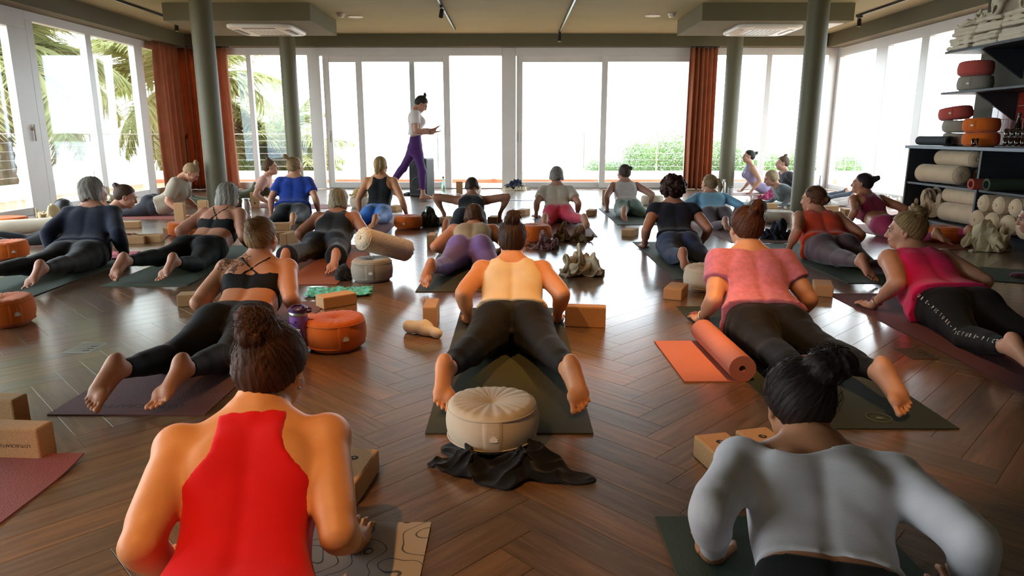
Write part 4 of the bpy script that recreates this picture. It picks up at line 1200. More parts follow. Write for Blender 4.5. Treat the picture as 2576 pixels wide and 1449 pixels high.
def blanket(x, y, z, w_, l_, hh_, label, seed, rz=0.):
    """folded cotton blanket: rounded layers with sagging folds"""
    g = Grid((-w_ * .65, -l_ * .65, -.02), (w_ * .65, l_ * .65, hh_ * 1.3), .011); F_ = g.field() * 3
    rn = random.Random(seed); n = max(2, int(hh_ / .038)); t = hh_ / n
    for i in range(n):
        cx, cy = rn.uniform(-.02, .02), rn.uniform(-.02, .02)
        sag = .012 * np.sin(9 * g.Y + seed + i) + .010 * np.sin(13 * g.X + 2 * i + seed)
        qx = np.abs(g.X - cx) - w_ / 2 + t * .5; qy = np.abs(g.Y - cy) - l_ / 2 + t * .5; qz = np.abs(g.Z - (i + .5) * t - sag * (i / n)) - t * .08
        d = np.sqrt(np.maximum(qx, 0)**2 + np.maximum(qy, 0)**2 + np.maximum(qz, 0)**2) - t * .43
        F_ = np.minimum(F_, d)
    F_ = F_ + (.004 * np.sin(40 * g.Y + 5 * np.sin(17 * g.X + seed)) * np.sin(31 * g.X + seed)).astype(f32)
    F_ = np.maximum(F_, .001 - g.Z)
    o = link('folded_blanket', g.mesh('folded_blanket', F_.astype(f32), 1), F_CREAM, None, (x, y, z), rz); tag(o, label, 'blanket', 'folded blankets on the top shelf'); return o
bk = [(7.90, 'left end'), (7.50, 'second place'), (7.08, 'third place'), (6.66, 'right end')]
for i, (yy, nm) in enumerate(bk):
    blanket(5.06, yy, 1.960, .44, .38, .13, 'folded cream blanket at the bottom of the top shelf pile, %s' % nm, i + 1)
    blanket(5.05, yy - .02, 2.095, .42, .36, .13 if i else .10, 'folded cream blanket in the middle of the top shelf pile, %s' % nm, i + 11, .08)
    drape(5.06, yy - .03, .44, .40, .22 if i else .14, F_CREAM, 'crumpled cream blanket on top of the top shelf pile, %s' % nm, 'blanket', 'blanket', 40 + i, z=2.225 if i else 2.195, n=60)
def tumbler_glass(x, y, z, label, g_='glass tumblers on the counter'):
    r = empty('drinking_glass', (x, y, z)); MB().lathe([(0, .0), (.026, .0), (.029, .004), (.034, .082), (.032, .082), (.027, .008), (0, .007)], 20).build('bowl', M_CLEAR, r, smooth=True)
    MB().lathe([(.034, .080), (.0346, .083), (.032, .083)], 20).build('rim', M_CLEAR, r, smooth=True); tag(r, label, 'glass', g_)
MB().bbox(-.14, .2, -.20, .42, 0, .012, .004).build('tray', M_BLACKT, tag(empty('serving_tray', (4.88, 6.52, .936)), 'dark tray under the glass tumblers', 'tray'))
ol = ['first', 'second', 'third', 'fourth', 'fifth']
for lv in range(2):
    for i in range(5):
        tumbler_glass(4.80, 6.86 - i * .078, .949 + lv * .0835, 'front row glass tumbler, %s from the left, %s layer' % (ol[i], 'bottom' if lv == 0 else 'top'))
tumbler_glass(4.78, 7.30, .936, 'single glass tumbler in front of the orange cushions', None)
bottle(5.0, 7.02, [(.036, 0), (.038, .01), (.038, .17), (.030, .21), (.014, .25), (.014, .30)], mat('dark_bottle_glass', rgb('1c1a16'), .1, 0), 'dark glass bottle standing on the counter beside the tumblers', [(.015, .30), (.016, .302), (.016, .33)], M_BLACKT, z=.936)


# ------------------------------------------------------------------ people
def vec(*a): return np.array(a, dtype=np.float64)
def unit(v):
    v = np.asarray(v, float); return v / (np.linalg.norm(v) + 1e-9)
def ik(a, b, l1, l2, hint):
    d = b - a; L = np.linalg.norm(d)
    if L > (l1 + l2) * .999:
        b = a + d / L * (l1 + l2) * .999; d = b - a; L = np.linalg.norm(d)
    x = (l1 * l1 - l2 * l2 + L * L) / (2 * L)
    y = math.sqrt(max(l1 * l1 - x * x, 0))
    e = d / L; hp = np.asarray(hint, float); hp = unit(hp - e * (hp @ e))
    return a + e * x + hp * y, b
def rot_head(yaw, pitch, roll):
    """rows: right, forward, up.  yaw + = to the left, pitch + = up, roll + = right ear down"""
    y, p, r = (math.radians(v) for v in (yaw, pitch, roll))
    f = vec(-math.sin(y) * math.cos(p), math.cos(y) * math.cos(p), math.sin(p))
    rt = vec(math.cos(y), math.sin(y), 0)
    u = np.cross(rt, f)
    c, s = math.cos(r), math.sin(r)
    return np.array([rt * c - u * s, f, u * c + rt * s])

STU = [-.17, -.11, -.05, .02, .09, .16, .23, .30, .37, .43, .48, .53]
STW = [.020, .105, .168, .168, .146, .128, .130, .140, .148, .142, .092, .050]
STB = [.020, .070, .094, .092, .082, .077, .083, .094, .098, .088, .064, .045]
STF = [.020, .075, .095, .098, .094, .088, .094, .106, .108, .088, .058, .044]

SKINS = {}
def skin(tone='d59a78', tattoo=None):
    key = (tone, str(tattoo))
    if key in SKINS: return SKINS[key]
    m = mat('skin_' + tone, rgb(tone), .5, .07, 14., .12, 220., spec=.4, bdist=.002)
    k = NT(m); b = k.n['Principled BSDF']
    b.inputs['Subsurface Weight'].default_value = .06
    b.inputs['Subsurface Radius'].default_value = (.012, .005, .003)
    if tattoo:
        src = b.inputs['Base Color'].links[0].from_socket
        tc = k.new('ShaderNodeTexCoord')
        prev = src
        for (c, r, sc) in tattoo:
            ds = k.new('ShaderNodeVectorMath', operation='DISTANCE'); ds.inputs[1].default_value = c
            k.link(tc.outputs['Object'], ds.inputs[0])
            nz = k.new('ShaderNodeTexNoise'); nz.inputs['Scale'].default_value = 30
            k.link(tc.outputs['Object'], nz.inputs['Vector'])
            ad = k.new('ShaderNodeMath', operation='MULTIPLY_ADD'); ad.inputs[1].default_value = r * .9; ad.inputs[2].default_value = -r * .45
            k.link(nz.outputs[0], ad.inputs[0])
            sm = k.new('ShaderNodeMath', operation='ADD'); k.link(ds.outputs['Value'], sm.inputs[0]); k.link(ad.outputs[0], sm.inputs[1])
            lt = k.new('ShaderNodeMath', operation='LESS_THAN'); lt.inputs[1].default_value = r; k.link(sm.outputs[0], lt.inputs[0])
            vo = k.new('ShaderNodeTexVoronoi', feature='DISTANCE_TO_EDGE'); vo.inputs['Scale'].default_value = sc
            k.link(tc.outputs['Object'], vo.inputs['Vector'])
            ln = k.new('ShaderNodeMath', operation='LESS_THAN'); ln.inputs[1].default_value = .09; k.link(vo.outputs['Distance'], ln.inputs[0])
            mu = k.new('ShaderNodeMath', operation='MULTIPLY'); k.link(lt.outputs[0], mu.inputs[0]); k.link(ln.outputs[0], mu.inputs[1])
            m2 = k.new('ShaderNodeMath', operation='MULTIPLY'); m2.inputs[1].default_value = .8; k.link(mu.outputs[0], m2.inputs[0])
            mx = k.new('ShaderNodeMixRGB'); mx.inputs[2].default_value = (.03, .028, .03, 1)
            k.link(m2.outputs[0], mx.inputs[0]); k.link(prev, mx.inputs[1]); prev = mx.outputs[0]
        k.link(prev, b.inputs['Base Color'])
    SKINS[key] = m
    return m

HAIRS = {}
def hairmat(a, b2=None):
    key = (a, b2)
    if key in HAIRS: return HAIRS[key]
    m = bpy.data.materials.new('hair_' + a); m.use_nodes = True
    k = NT(m); b = k.n['Principled BSDF']
    b.inputs['Roughness'].default_value = .58; b.inputs['Specular IOR Level'].default_value = .25
    tc = k.new('ShaderNodeTexCoord')
    at_ = k.new('ShaderNodeAttribute'); at_.attribute_name = 'strand'
    nz = k.new('ShaderNodeTexNoise'); nz.inputs['Scale'].default_value = 1.; nz.inputs['Detail'].default_value = 4; nz.inputs['Roughness'].default_value = .6
    k.link(at_.outputs['Vector'], nz.inputs['Vector'])
    rp = k.new('ShaderNodeValToRGB'); rp.color_ramp.elements[0].position = .35; rp.color_ramp.elements[1].position = .68
    rp.color_ramp.elements[0].color = rgb(a); rp.color_ramp.elements[1].color = rgb(b2 or a)
    k.link(nz.outputs[0], rp.inputs[0]); k.link(rp.outputs[0], b.inputs['Base Color'])
    bp = k.new('ShaderNodeBump'); bp.inputs['Strength'].default_value = .45; bp.inputs['Distance'].default_value = .003
    k.link(nz.outputs[0], bp.inputs['Height']); k.link(bp.outputs[0], b.inputs['Normal'])
    HAIRS[key] = m
    return m

EYEW = mat('eye_white', (.45, .42, .39), .3, 0)
IRIS = mat('eye_iris', (.05, .03, .02), .2, 0)
LIPM = mat('lip', rgb('b07262'), .45, 0)
BROW = mat('eyebrow_hair', rgb('4a3424'), .8, 0)

def fold_noise(g, amp, f=1., seed=0.):
    """soft cloth folds as a 3D scalar field"""
    if amp <= 0: return 0.
    x, y, z = g.X, g.Y, g.Z
    a = np.sin(31 * f * y + 9 * f * x + 17 * f * z + seed + 1.7 * np.sin(11 * f * x + 7 * f * z + seed))
    b = np.sin(23 * f * y - 19 * f * x - 12 * f * z + 2.1 * seed + 1.3 * np.sin(14 * f * z + 9 * f * y))
    return (amp * (np.clip(a, -.2, 1) * .6 + b * .4)).astype(f32)

def person(p):
    """p: dict of pose, build, clothes, hair.  Body built upright/prone in a local frame:
    x = right, y = the way the body points, z = up, origin on the floor under the hips."""
    h = p.get('h', .009)
    zp = p.get('zp', .112)
    W = p.get('wide', 1.); 
    # ---- spine (lies in the local yz plane)
    a0 = math.radians(p.get('a0', 4)); a1 = math.radians(p.get('a1', 62)); lift = math.radians(p.get('lift', 32))
    T = .50
    P0 = vec(0, zp); C7 = P0 + .985 * T * vec(math.cos(lift), math.sin(lift)) * p.get('trunk', 1.)
    t0 = vec(math.cos(a0), math.sin(a0)) * T * 1.05; t1 = vec(math.cos(a1), math.sin(a1)) * T * 1.05
    ts = np.linspace(0, 1, 41)[:, None]
    H = (2 * ts**3 - 3 * ts**2 + 1) * P0 + (ts**3 - 2 * ts**2 + ts) * t0 + (-2 * ts**3 + 3 * ts**2) * C7 + (ts**3 - ts**2) * t1
    d0 = unit(H[1] - H[0]); d1 = unit(H[-1] - H[-2])
    pre = np.array([H[0] - d0 * q for q in np.linspace(.30, .012, 24)])
    post = np.array([H[-1] + d1 * q for q in np.linspace(.012, .12, 9)])
    sp = np.concatenate([pre, H, post])
    arc = np.concatenate([[0], np.cumsum(np.linalg.norm(np.diff(sp, axis=0), axis=1))])
    arc -= arc[24]; arc *= 1 / (arc[24 + 40] / T) if False else 1.
    arc = np.where(arc > 0, arc * T / arc[64], arc)
    tg = np.gradient(sp, axis=0); tg /= np.linalg.norm(tg, axis=1)[:, None]
    def at(u):
        y = np.interp(u, arc, sp[:, 0]); z = np.interp(u, arc, sp[:, 1])
        t = unit(vec(np.interp(u, arc, tg[:, 0]), np.interp(u, arc, tg[:, 1])))
        return vec(0, y, z), vec(0, t[0], t[1]), vec(0, -t[1], t[0])
    # ---- joints
    sh, shr, hw = p.get('shw', .165), p.get('shrug', 0.), p.get('hipw', .088)
    c, t, n = at(.445 + shr)
    S_ = [c + n * .008 + vec(-sh, 0, 0), c + n * .008 + vec(sh, 0, 0)]
    hands = p['hands']; eh = p.get('elbow', (vec(-.6, -1, .1), vec(.6, -1, .1)))
    ul, fl = p.get('ul', .265), p.get('fl', .252)
    Wr, El = [], []
    for i in (0, 1):
        w = vec(*hands[i]) if len(hands[i]) == 3 else vec(*hands[i], .045)
        e, w = ik(S_[i], w, ul, fl, eh[i]); El.append(e); Wr.append(w)
    hc, ht, hn = at(-.05)
    Hj = [hc + vec(-hw, 0, 0) - hn * .008, hc + vec(hw, 0, 0) - hn * .008]
    ank = p.get('ankles', ((-.13, -.80, .10), (.13, -.80, .10))); kh = p.get('knee', (vec(-.3, 0, -1), vec(.3, 0, -1)))
    Kn, An = [], []
    for i in (0, 1):
        k_, a_ = ik(Hj[i], vec(*ank[i]), .40, .385, kh[i]); Kn.append(k_); An.append(a_)
    # ---- head
    na = math.radians(p.get('neck', 70)); c7 = at(.50)[0]
    nd = vec(p.get('neckx', 0.), math.cos(na), math.sin(na)); nd = unit(nd)
    base = c7 + nd * p.get('neckl', .064)
    R = rot_head(*p.get('head', (0, 0, 0)))
    hcn = base + R[2] * .072 + R[1] * .030
    hs = p.get('heads', 1.)
    def HL(x, y, z): return hcn + hs * (R[0] * x + R[1] * y + R[2] * z)
    # ---- grid
    pts = np.array(S_ + El + Wr + Hj + Kn + An + [hcn + vec(0, 0, .16), hcn - vec(.12, .12, 0), hcn + vec(.12, .12, 0), vec(0, 0, 0)])
    lo = pts.min(0) - .12; hi = pts.max(0) + .12
    lo[1] = min(lo[1], min(a[1] for a in An) - p.get('footpad', .26)); hi[1] = max(hi[1], max(w[1] for w in Wr) + .24)
    lo[0] -= .10; hi[0] += .10
    lo[2] = max(lo[2], -.03) if p.get('floor', True) else lo[2]
    g = Grid(lo, hi, h)
    # ---- torso
    yy, zz = g.ax[1], g.ax[2]
    PY, PZ = np.meshgrid(yy, zz, indexing='ij')
    best = np.full(PY.shape, 9., f32); bi = np.zeros(PY.shape, np.int32)
    for i in range(len(sp)):
        d = (PY - sp[i, 0])**2 + (PZ - sp[i, 1])**2
        m = d < best; best[m] = d[m]; bi[m] = i
    dy, dz = PY - sp[bi, 0], PZ - sp[bi, 1]
    U = (arc[bi] + dy * tg[bi, 0] + dz * tg[bi, 1]).astype(f32)
    N = (-dy * tg[bi, 1] + dz * tg[bi, 0]).astype(f32)
    fat = p.get('fat', 1.)
    fw = np.interp(U, [-.15, .0, .16, .32, .45], [fat, fat, 1 + (fat - 1) * 1.5, 1 + (fat - 1) * .8, 1]).astype(f32) * W
    wd = np.interp(U, STU, STW).astype(f32) * fw
    db = np.interp(U, STU, STB).astype(f32) * (1 + (fw - 1) * .6); df = np.interp(U, STU, STF).astype(f32) * (1 + (fw - 1) * .8)
    X2 = g.X
    tb = g.sl((-.30, min(sp[:, 0].min() + .02, P0[0] - .30), sp[:, 1].min() - .3), (.30, sp[:, 0].max() + .12, sp[:, 1].max() + .2))
    xs_ = g.ax[0][tb[0]][:, None, None]; Us, Ns = U[tb[1:]], N[tb[1:]]; wd_, db_, df_ = wd[tb[1:]], db[tb[1:]], df[tb[1:]]
    gro = (1 - .075 * np.exp(-(xs_ / .018)**2) * np.interp(Us, [.0, .08, .36, .46], [0, 1, 1, 0])[None].astype(f32))
    dp = np.where(Ns > 0, db_, df_)[None]
    dp = np.where((Ns > 0)[None], dp * gro, dp)
    qx, qn = np.abs(xs_ / wd_[None]), np.abs(Ns[None] / dp)
    q2 = qx * qx + qn * qn
    k0 = np.sqrt(q2) * (1 - .13 * (2 * qx * qn / (q2 + 1e-6))**2)     # slightly boxy ellipse
    k1 = np.sqrt((qx / wd_[None])**2 + (qn / dp)**2) + 1e-5
    ft_ = np.minimum(k0 * (k0 - 1) / k1, .12).astype(f32)
    over = np.maximum(np.maximum(Us - .55, -.19 - Us), 0)[None]
    ft_ = np.where(over > 0, np.maximum(np.maximum(ft_, over * 1.5 - .01), .02), ft_)
    Ft = g.field(); Ft[tb] = ft_
    bc, bt, bn = at(-.085)
    but = p.get('butt', 1.)
    for sx in (-1, 1):
        g.ell(Ft, bc + bn * .040 * but + vec(sx * .080 * W, 0, 0), (.086 * W * fat, .104, .082 * but * fat), np.array([[1, 0, 0], bt, bn]), .014)
        sc_, st_, sn_ = at(.375)
        g.ell(Ft, sc_ + sn_ * .070 + vec(sx * .085, 0, 0), (.048, .068, .028), np.array([unit(vec(1, sx * .3 * st_[1], sx * .3 * st_[2])), st_, sn_]), .03)
        i = 0 if sx < 0 else 1
        n0 = at(.50)[0]
        g.cone(Ft, n0 + vec(sx * .035, 0, 0), S_[i] + vec(-sx * .03, 0, .0), .040, .044, .035)
        g.cone(Ft, c7 + nd * .055 + vec(sx * .022, 0, 0), S_[i] + vec(-sx * .055, 0, .008), .026, .030, .03)
        bc2, bt2, bn2 = at(.335)
        bs = p.get('bust', 1.)
        g.ell(Ft, bc2 - bn2 * .095 + vec(sx * .068, 0, 0), (.062 * bs, .062 * bs, .055 * bs), np.array([[1, 0, 0], bt2, bn2]), .03)
    # ---- legs
    lg = p.get('leg', 1.); fseg = []
    def leg_field(g, i, sx):
        f1 = g.field()
        a, b, c = Hj[i], Kn[i], An[i]
        th = a + (b - a) * .35
        g.cone(f1, a, b, .088 * lg * W, .057 * lg, .02)
        g.cone(f1, a + vec(sx * .006, 0, 0), th, .086 * lg * W, .080 * lg, .03)
        sd = unit(c - b); back = unit(hn - sd * (hn @ sd))
        if 'calf' in p: back = unit(vec(*p['calf'])); back = unit(back - sd * (back @ sd))
        g.cone(f1, b, c, .053 * lg, .034, .02)
        g.cone(f1, b + sd * .06 + back * .016, b + sd * .20 + back * .008, .046 * lg, .036 * lg, .035)
        g.ell(f1, b - back * .02, (.042, .042, .042), None, .03)
        fo = p.get('feet', (None, None))[i]
        if fo is None:
            al = math.asin(min(.88, max(.05, (c[2] - .010) / .185))); yw = p.get('footyaw', (10, -10))[i]
            f = vec(0, -math.cos(al), -math.sin(al)); m_ = vec(0, -math.sin(al), math.cos(al)); l = vec(1, 0, 0)
            q = math.radians(yw); rz_ = np.array([[math.cos(q), -math.sin(q), 0], [math.sin(q), math.cos(q), 0], [0, 0, 1]])
            f, m_, l = rz_ @ f, rz_ @ m_, rz_ @ l
        else:
            f, m_ = unit(vec(*fo[0])), unit(vec(*fo[1])); m_ = unit(m_ - f * (f @ m_)); l = np.cross(f, m_)
            if l[0] < 0: l = -l
        med = l * (-sx)          # towards the other foot
        RR = np.array([l, f, m_])
        if len(fseg) <= i: fseg.append((c, f, m_))
        def FP(a_, b_, c_): return c + f * a_ + med * b_ + m_ * c_
        g.cone(f1, c, FP(-.018, 0, .020), .034, .031, .015)
        g.ell(f1, FP(-.026, 0, .030), (.032, .038, .031), RR, .015)
        g.cone(f1, FP(0, -.004, .020), FP(.095, -.006, .026), .031, .027, .02)
        g.cone(f1, FP(-.01, 0, -.005), FP(.10, .006, .012), .033, .021, .02)
        g.cone(f1, FP(.01, -.014, .032), FP(.10, -.022, .034), .020, .019, .015)
        g.ell(f1, FP(.122, .017, .030), (.028, .033, .020), RR, .012)
        g.ell(f1, FP(.112, -.018, .030), (.028, .031, .018), RR, .012)
        tz = g.field()
        for (b_, s0, e0, r0) in ((.029, .140, .182, .0128), (.009, .142, .181, .0090), (-.0075, .136, .171, .0085), (-.0220, .127, .158, .0082), (-.0345, .116, .142, .0080)):
            t1 = g.field()
            g.cone(t1, FP(s0, b_ * .97, .026), FP(e0 - .006, b_ * 1.05, .030), r0 * .78, r0 * .82, .004)
            g.ell(t1, FP(e0, b_ * 1.07, .033), (r0, r0 * 1.1, r0 * .95), RR, .006)
            tz = smin(tz, t1, .0012)
        f1 = smin(f1, tz, .006)
        return f1
    Fl = g.field()
    for i, sx in ((0, -1), (1, 1)):
        Fl = smin(Fl, leg_field(g, i, sx), .008)
    # ---- arms
    Fa = []; hseg = []
    aw = p.get('arm', 1.)
    def arm_field(g, i, sx):
        f1 = g.field()
        a, b, c = S_[i], El[i], Wr[i]
        g.ell(f1, a + vec(sx * .006, 0, 0), (.054 * aw, .056 * aw, .056 * aw), None, .02)
        g.cone(f1, a, b, .047 * aw, .036 * aw, .025)
        up = unit(b - a)
        g.cone(f1, a + up * .08, a + up * .2, .044 * aw, .040 * aw, .03)
        fd = unit(c - b)
        g.cone(f1, b, c, .036 * aw, .025, .015)
        g.cone(f1, b + fd * .04, b + fd * .12, .038 * aw, .034 * aw, .025)
        ho = p.get('palms', (None, None))[i]
        if ho is None:
            yw = math.radians(p.get('handyaw', (8, -8))[i]); f = vec(-math.sin(yw), math.cos(yw), 0); m_ = vec(0, 0, -1)
            o = c + vec(0, 0, -c[2] + .022) if p.get('floor', True) else c
        else:
            f, m_ = unit(vec(*ho[0])), unit(vec(*ho[1])); m_ = unit(m_ - f * (f @ m_)); o = c
        l = np.cross(f, m_)
        thumb = unit(l) * (1 if (l[0] * -sx) > 0 else -1)
        if ho is not None and len(ho) > 2: thumb = l * ho[2]
        RR = np.array([thumb, f, m_])
        def HP(a_, b_, c_=0.): return o + f * a_ + thumb * b_ + m_ * c_
        g.cone(f1, c, HP(.018, 0), .025, .021, .02)
        g.ell(f1, HP(.050, 0), (.039, .050, .0165), RR, .015)
        g.cone(f1, HP(.015, .014, .002), HP(.05, .030, .004), .018, .014, .012)
        cu = p.get('curl', .006)
        for (b0, s0, ln, r0) in ((.027, .088, .062, .0088), (.009, .094, .070, .0090), (-.009, .090, .064, .0086), (-.026, .080, .050, .0078)):
            sp_ = b0 * 1.35
            k_ = HP(s0 + ln * .5, b0 + (sp_ - b0) * .6, -cu)
            g.cone(f1, HP(s0 - .02, b0 * .95), k_, r0 * 1.1, r0, .006)
            g.cone(f1, k_, HP(s0 + ln, sp_, .006), r0, r0 * .85, .005)
        k_ = HP(.062, .058, .002)
        g.cone(f1, HP(.028, .030, .002), k_, .013, .0105, .008)
        g.cone(f1, k_, HP(.092, .066, .006), .0105, .0085, .005)
        if len(hseg) <= i: hseg.append((c, f, m_))
        return f1
    for i, sx in ((0, -1), (1, 1)):
        Fa.append(arm_field(g, i, sx))
    # ---- head and neck
    def head_field(g, i=0, sx=0):
        Fh = g.field()
        g.cone(Fh, c7 - nd * .02, base + R[2] * .03, .058, .052, .025)
        def he(x, y, z, r, k=.015, sub=False): g.ell(Fh, HL(x, y, z), tuple(q * hs for q in r), R, k, sub)
        he(0, -.015, .032, (.074, .093, .086), .02)
        he(0, .030, -.028, (.060, .060, .080), .03)
        he(0, .058, -.084, (.030, .028, .026), .03)
        he(-.042, .012, -.062, (.022, .040, .026), .03); he(.042, .012, -.062, (.022, .040, .026), .03)
        he(0, .082, .022, (.048, .012, .012), .02)
        g.cone(Fh, HL(0, .088, .008), HL(0, .107, -.028), .008, .0115, .012)
        he(0, .098, -.034, (.016, .011, .009), .008)
        for sx in (-1, 1):
            he(sx * .031, .098, .0, (.016, .014, .011), .012, True)
            he(sx * .038, .066, -.032, (.022, .022, .020), .02)
            he(sx * .075, .006, -.006, (.010, .019, .031), .008)
            he(sx * .079, .011, -.004, (.007, .010, .018), .006, True)
        he(0, .088, -.054, (.022, .010, .0065), .006); he(0, .086, -.066, (.020, .010, .0075), .006)
        return Fh
    Fh = head_field(g)
    # ---- unite
    Fleg = smin(Ft, Fl, .035)
    Fla, Fra = Fa
    Farm = np.minimum(Fla, Fra)
    D = smin(Fleg, Farm, .022)
    D = smin(D, Fh, .022)
    flo = None
    if p.get('floor', True):
        flo = (p.get('mat_z', .006) - g.Z).astype(f32)
        D = np.maximum(D, flo)
    Vb, Qb = surfnets(D, h, g.lo)
    Vb = relax(Vb, Qb, 2 if h > .007 else 1)
    if True:
        # hands and feet again at a finer step, welded in at wrist and ankle
        def seg_d(c_, o, f): 
            t_ = np.clip((c_ - o) @ f, 0, .19); return np.linalg.norm(c_ - o - t_[:, None] * f, axis=1)
        cen = Vb[Qb].mean(1).astype(np.float64)
        Vs, Qs, keep, off = [Vb], [], np.ones(len(Qb), bool), len(Vb)
        parts = [((base - nd * .0, nd, nd), head_field, 0, 0)]
        if p.get('fine', h < .0118): parts += [(seg, fld, i, sx) for segs, fld in ((fseg, leg_field), (hseg, arm_field)) for i, sx in ((0, -1), (1, 1)) for seg in (segs[i],)]
        dist = np.stack([seg_d(cen, q[0][0], q[0][1]) for q in parts])
        near = dist.argmin(0)
        for j, ((o, f, m_), fld, i, sx) in enumerate(parts):
            foot = fld is leg_field
            head = fld is head_field
            cutd = .045 if foot else (.004 if head else .03); lim = .085 if not head else .17
            pts_ = np.array([o - f * .07, o + f * .215]); mg = .085 if foot else .095
            if head: pts_ = np.array([hcn, base]); mg = .14
            hf = (.0056 if p.get('face') else .0075) if head else p.get('hf', .0043 if h < .0095 else .0054)
            gf = Grid(pts_.min(0) - mg, pts_.max(0) + mg, hf)
            ff_ = fld(gf, i, sx)
            if p.get('floor', True): ff_ = np.maximum(ff_, p.get('mat_z', .006) - gf.Z)
            v, q = surfnets(ff_, hf, gf.lo)
            if len(q) == 0: continue
            v = relax(v, q, 1)
            cq = v[q].mean(1).astype(np.float64); sd_ = (cq - o) @ f
            ok = (sd_ > cutd - .006) & (seg_d(cq, o, f) < lim)
            q = q[ok]
            keep &= ~((near == j) & ((cen - o) @ f > cutd) & (dist[j] < lim - .005))
            u_, inv = np.unique(q, return_inverse=True)
            Vs.append(v[u_]); Qs.append(inv.reshape(q.shape) + off); off += len(u_)
        Vb = np.concatenate(Vs); Qb = np.concatenate([Qb[keep]] + Qs)
    me = np_mesh('body', Vb, Qb)
    if 'tattoo_at' in p: p['tattoo'] = p['tattoo_at'](dict(E=El, W=Wr, S=S_))
    root = link('person', me, skin(p.get('tone', 'd59a78'), p.get('tattoo')))
    # lips
    cen = np.empty(len(me.polygons) * 3, f32); me.polygons.foreach_get('center', cen); cen = cen.reshape(-1, 3)
    me.materials.append(LIPM)
    q = (cen - HL(0, .092, -.060)) @ R.T
    mi = ((q[:, 0] / (.024 * hs))**2 + (q[:, 1] / .02)**2 + (q[:, 2] / (.0135 * hs))**2 < 1).astype(np.int32)
    me.polygons.foreach_set('material_index', mi)
    root.location = (*p['pos'], 0)
    root.rotation_euler = (0, 0, math.radians(p.get('hd', 0)))
    s = p.get('s', 1.); root.scale = (s, s, s)
    tag(root, p['label'], 'person')
    Ub, Nb = U[None], N[None]
    ax = np.abs(g.X)
    # ---- garments
    def put(name, Fg, m, it=1):
        if flo is not None: Fg = np.maximum(Fg, flo - .0015)
        me_ = g.mesh(name, Fg, it)
        if me_ is None: return None
        return link(name, me_, m, root)
    def leg_planes(dist):
        """cut the trouser legs 'dist' metres above the ankle"""
        out = np.full(g.n, -.05, f32)
        for i in (0, 1):
            d = unit(An[i] - Kn[i]); C = An[i] - d * dist
            sb = g.sl(An[i] - .27, An[i] + .27)
            if sb is None: continue
            x, y, z = g.xyz(sb)
            pl = (x - C[0]) * d[0] + (y - C[1]) * d[1] + (z - C[2]) * d[2]
            near = np.sqrt((x - An[i][0])**2 + (y - An[i][1])**2 + (z - An[i][2])**2) - .26
            out[sb] = np.maximum(out[sb], np.minimum(pl, -near))
        return out
    bot = p.get('bottom')
    if bot:
        th = bot.get('th', .004)
        Fg = Fleg
        if bot.get('flare'):
            Fg = Fg.copy()
            for i in (0, 1):
                d = unit(An[i] - Kn[i])
                g.cone(Fg, Kn[i] + vec(0, 0, .01), An[i] - d * .01, .066, .062 + bot['flare'], .04)
        Fg = Fg - f32(th) - fold_noise(g, bot.get('fold', 0.), bot.get('ff', 1.3), p.get('seed', 1.))
        Fg = np.maximum(Fg, Ub - bot.get('waist', .13) - .02 * np.clip(-Nb / .1, -1, 1))
        Fg = np.maximum(Fg, leg_planes(bot.get('cuff', .02)))
        put(bot.get('name', 'leggings'), Fg, bot['m'], 1)
    top = p.get('top')
    if top:
        kind = top['kind']; th = top.get('th', .006)
        hem = top.get('hem', .10)
        loose = top.get('loose', 0.)
        tt = th + loose * np.clip((.30 - Ub) / .22, 0, 1.2)
        tt = tt + fold_noise(g, top.get('fold', .002), top.get('ff', 1.2), p.get('seed', 1.) + 2)
        reg = hem - Ub + top.get('hemc', 0.) * (X2 / .15)**2
        if kind in ('tee', 'long'):
            base_ = smin(Fleg, Farm, .03) - tt
            sl = top.get('sleeve', .17)
            for i in (0, 1):
                if kind == 'tee':
                    d = unit(El[i] - S_[i]); C = S_[i] + d * sl
                else:
                    d = unit(Wr[i] - El[i]); C = El[i] + d * (fl - top.get('cuff', .01))
                pl = (g.X - C[0]) * d[0] + (g.Y - C[1]) * d[1] + (g.Z - C[2]) * d[2]
                if kind == 'tee':
                    ex = np.minimum(pl, Ft - Fa[i] + .004)
                else:
                    nr = .25 - np.sqrt((g.X - Wr[i][0])**2 + (g.Y - Wr[i][1])**2 + (g.Z - Wr[i][2])**2)
                    ex = np.minimum(np.minimum(pl, nr), Ft - Fa[i])
                reg = np.maximum(reg, ex)
                if kind == 'tee':       # widen the sleeve a little
                    g.cone(base_, S_[i] + d * .03, C + d * .02, .060 * aw + loose * .3, .056 * aw + loose * .5, .03)
            nk = top.get('neck', .505)
            if top.get('off'):           # slipped off one shoulder, neckline slanting
                reg = np.maximum(reg, Ub - nk + top['off'] * np.exp(-((g.X - top.get('offx', -.08)) / .085)**2))
            else:
                reg = np.maximum(reg, Ub - nk + top.get('scoop', .02) * np.exp(-(X2 / .06)**2))
        else:
            base_ = Ft - tt if kind != 'bra' else Ft - th
            if kind in ('tank', 'racer', 'muscle', 'highneck'):
                if kind == 'racer': pr = np.interp(Ub, [.19, .25, .30, .35, .39, .43, .47, .54], [.30, .19, .150, .112, .086, .078, .078, .082])
                elif kind == 'tank': pr = np.interp(Ub, [.28, .36, .41, .46, .54], [.30, .19, .135, .120, .115])
                elif kind == 'highneck': pr = np.interp(Ub, [.26, .34, .40, .46, .54], [.30, .17, .115, .085, .07])
                else: pr = np.interp(Ub, [.30, .38, .43, .47, .54], [.30, .21, .170, .150, .14])
                pf_ = np.interp(Ub, [.28, .36, .41, .46, .54], [.30, .19, .130, .10, .09])
                bl_ = np.clip((Nb + .03) / .05, 0, 1)
                pr = pr * bl_ + np.maximum(pf_, pr) * (1 - bl_)
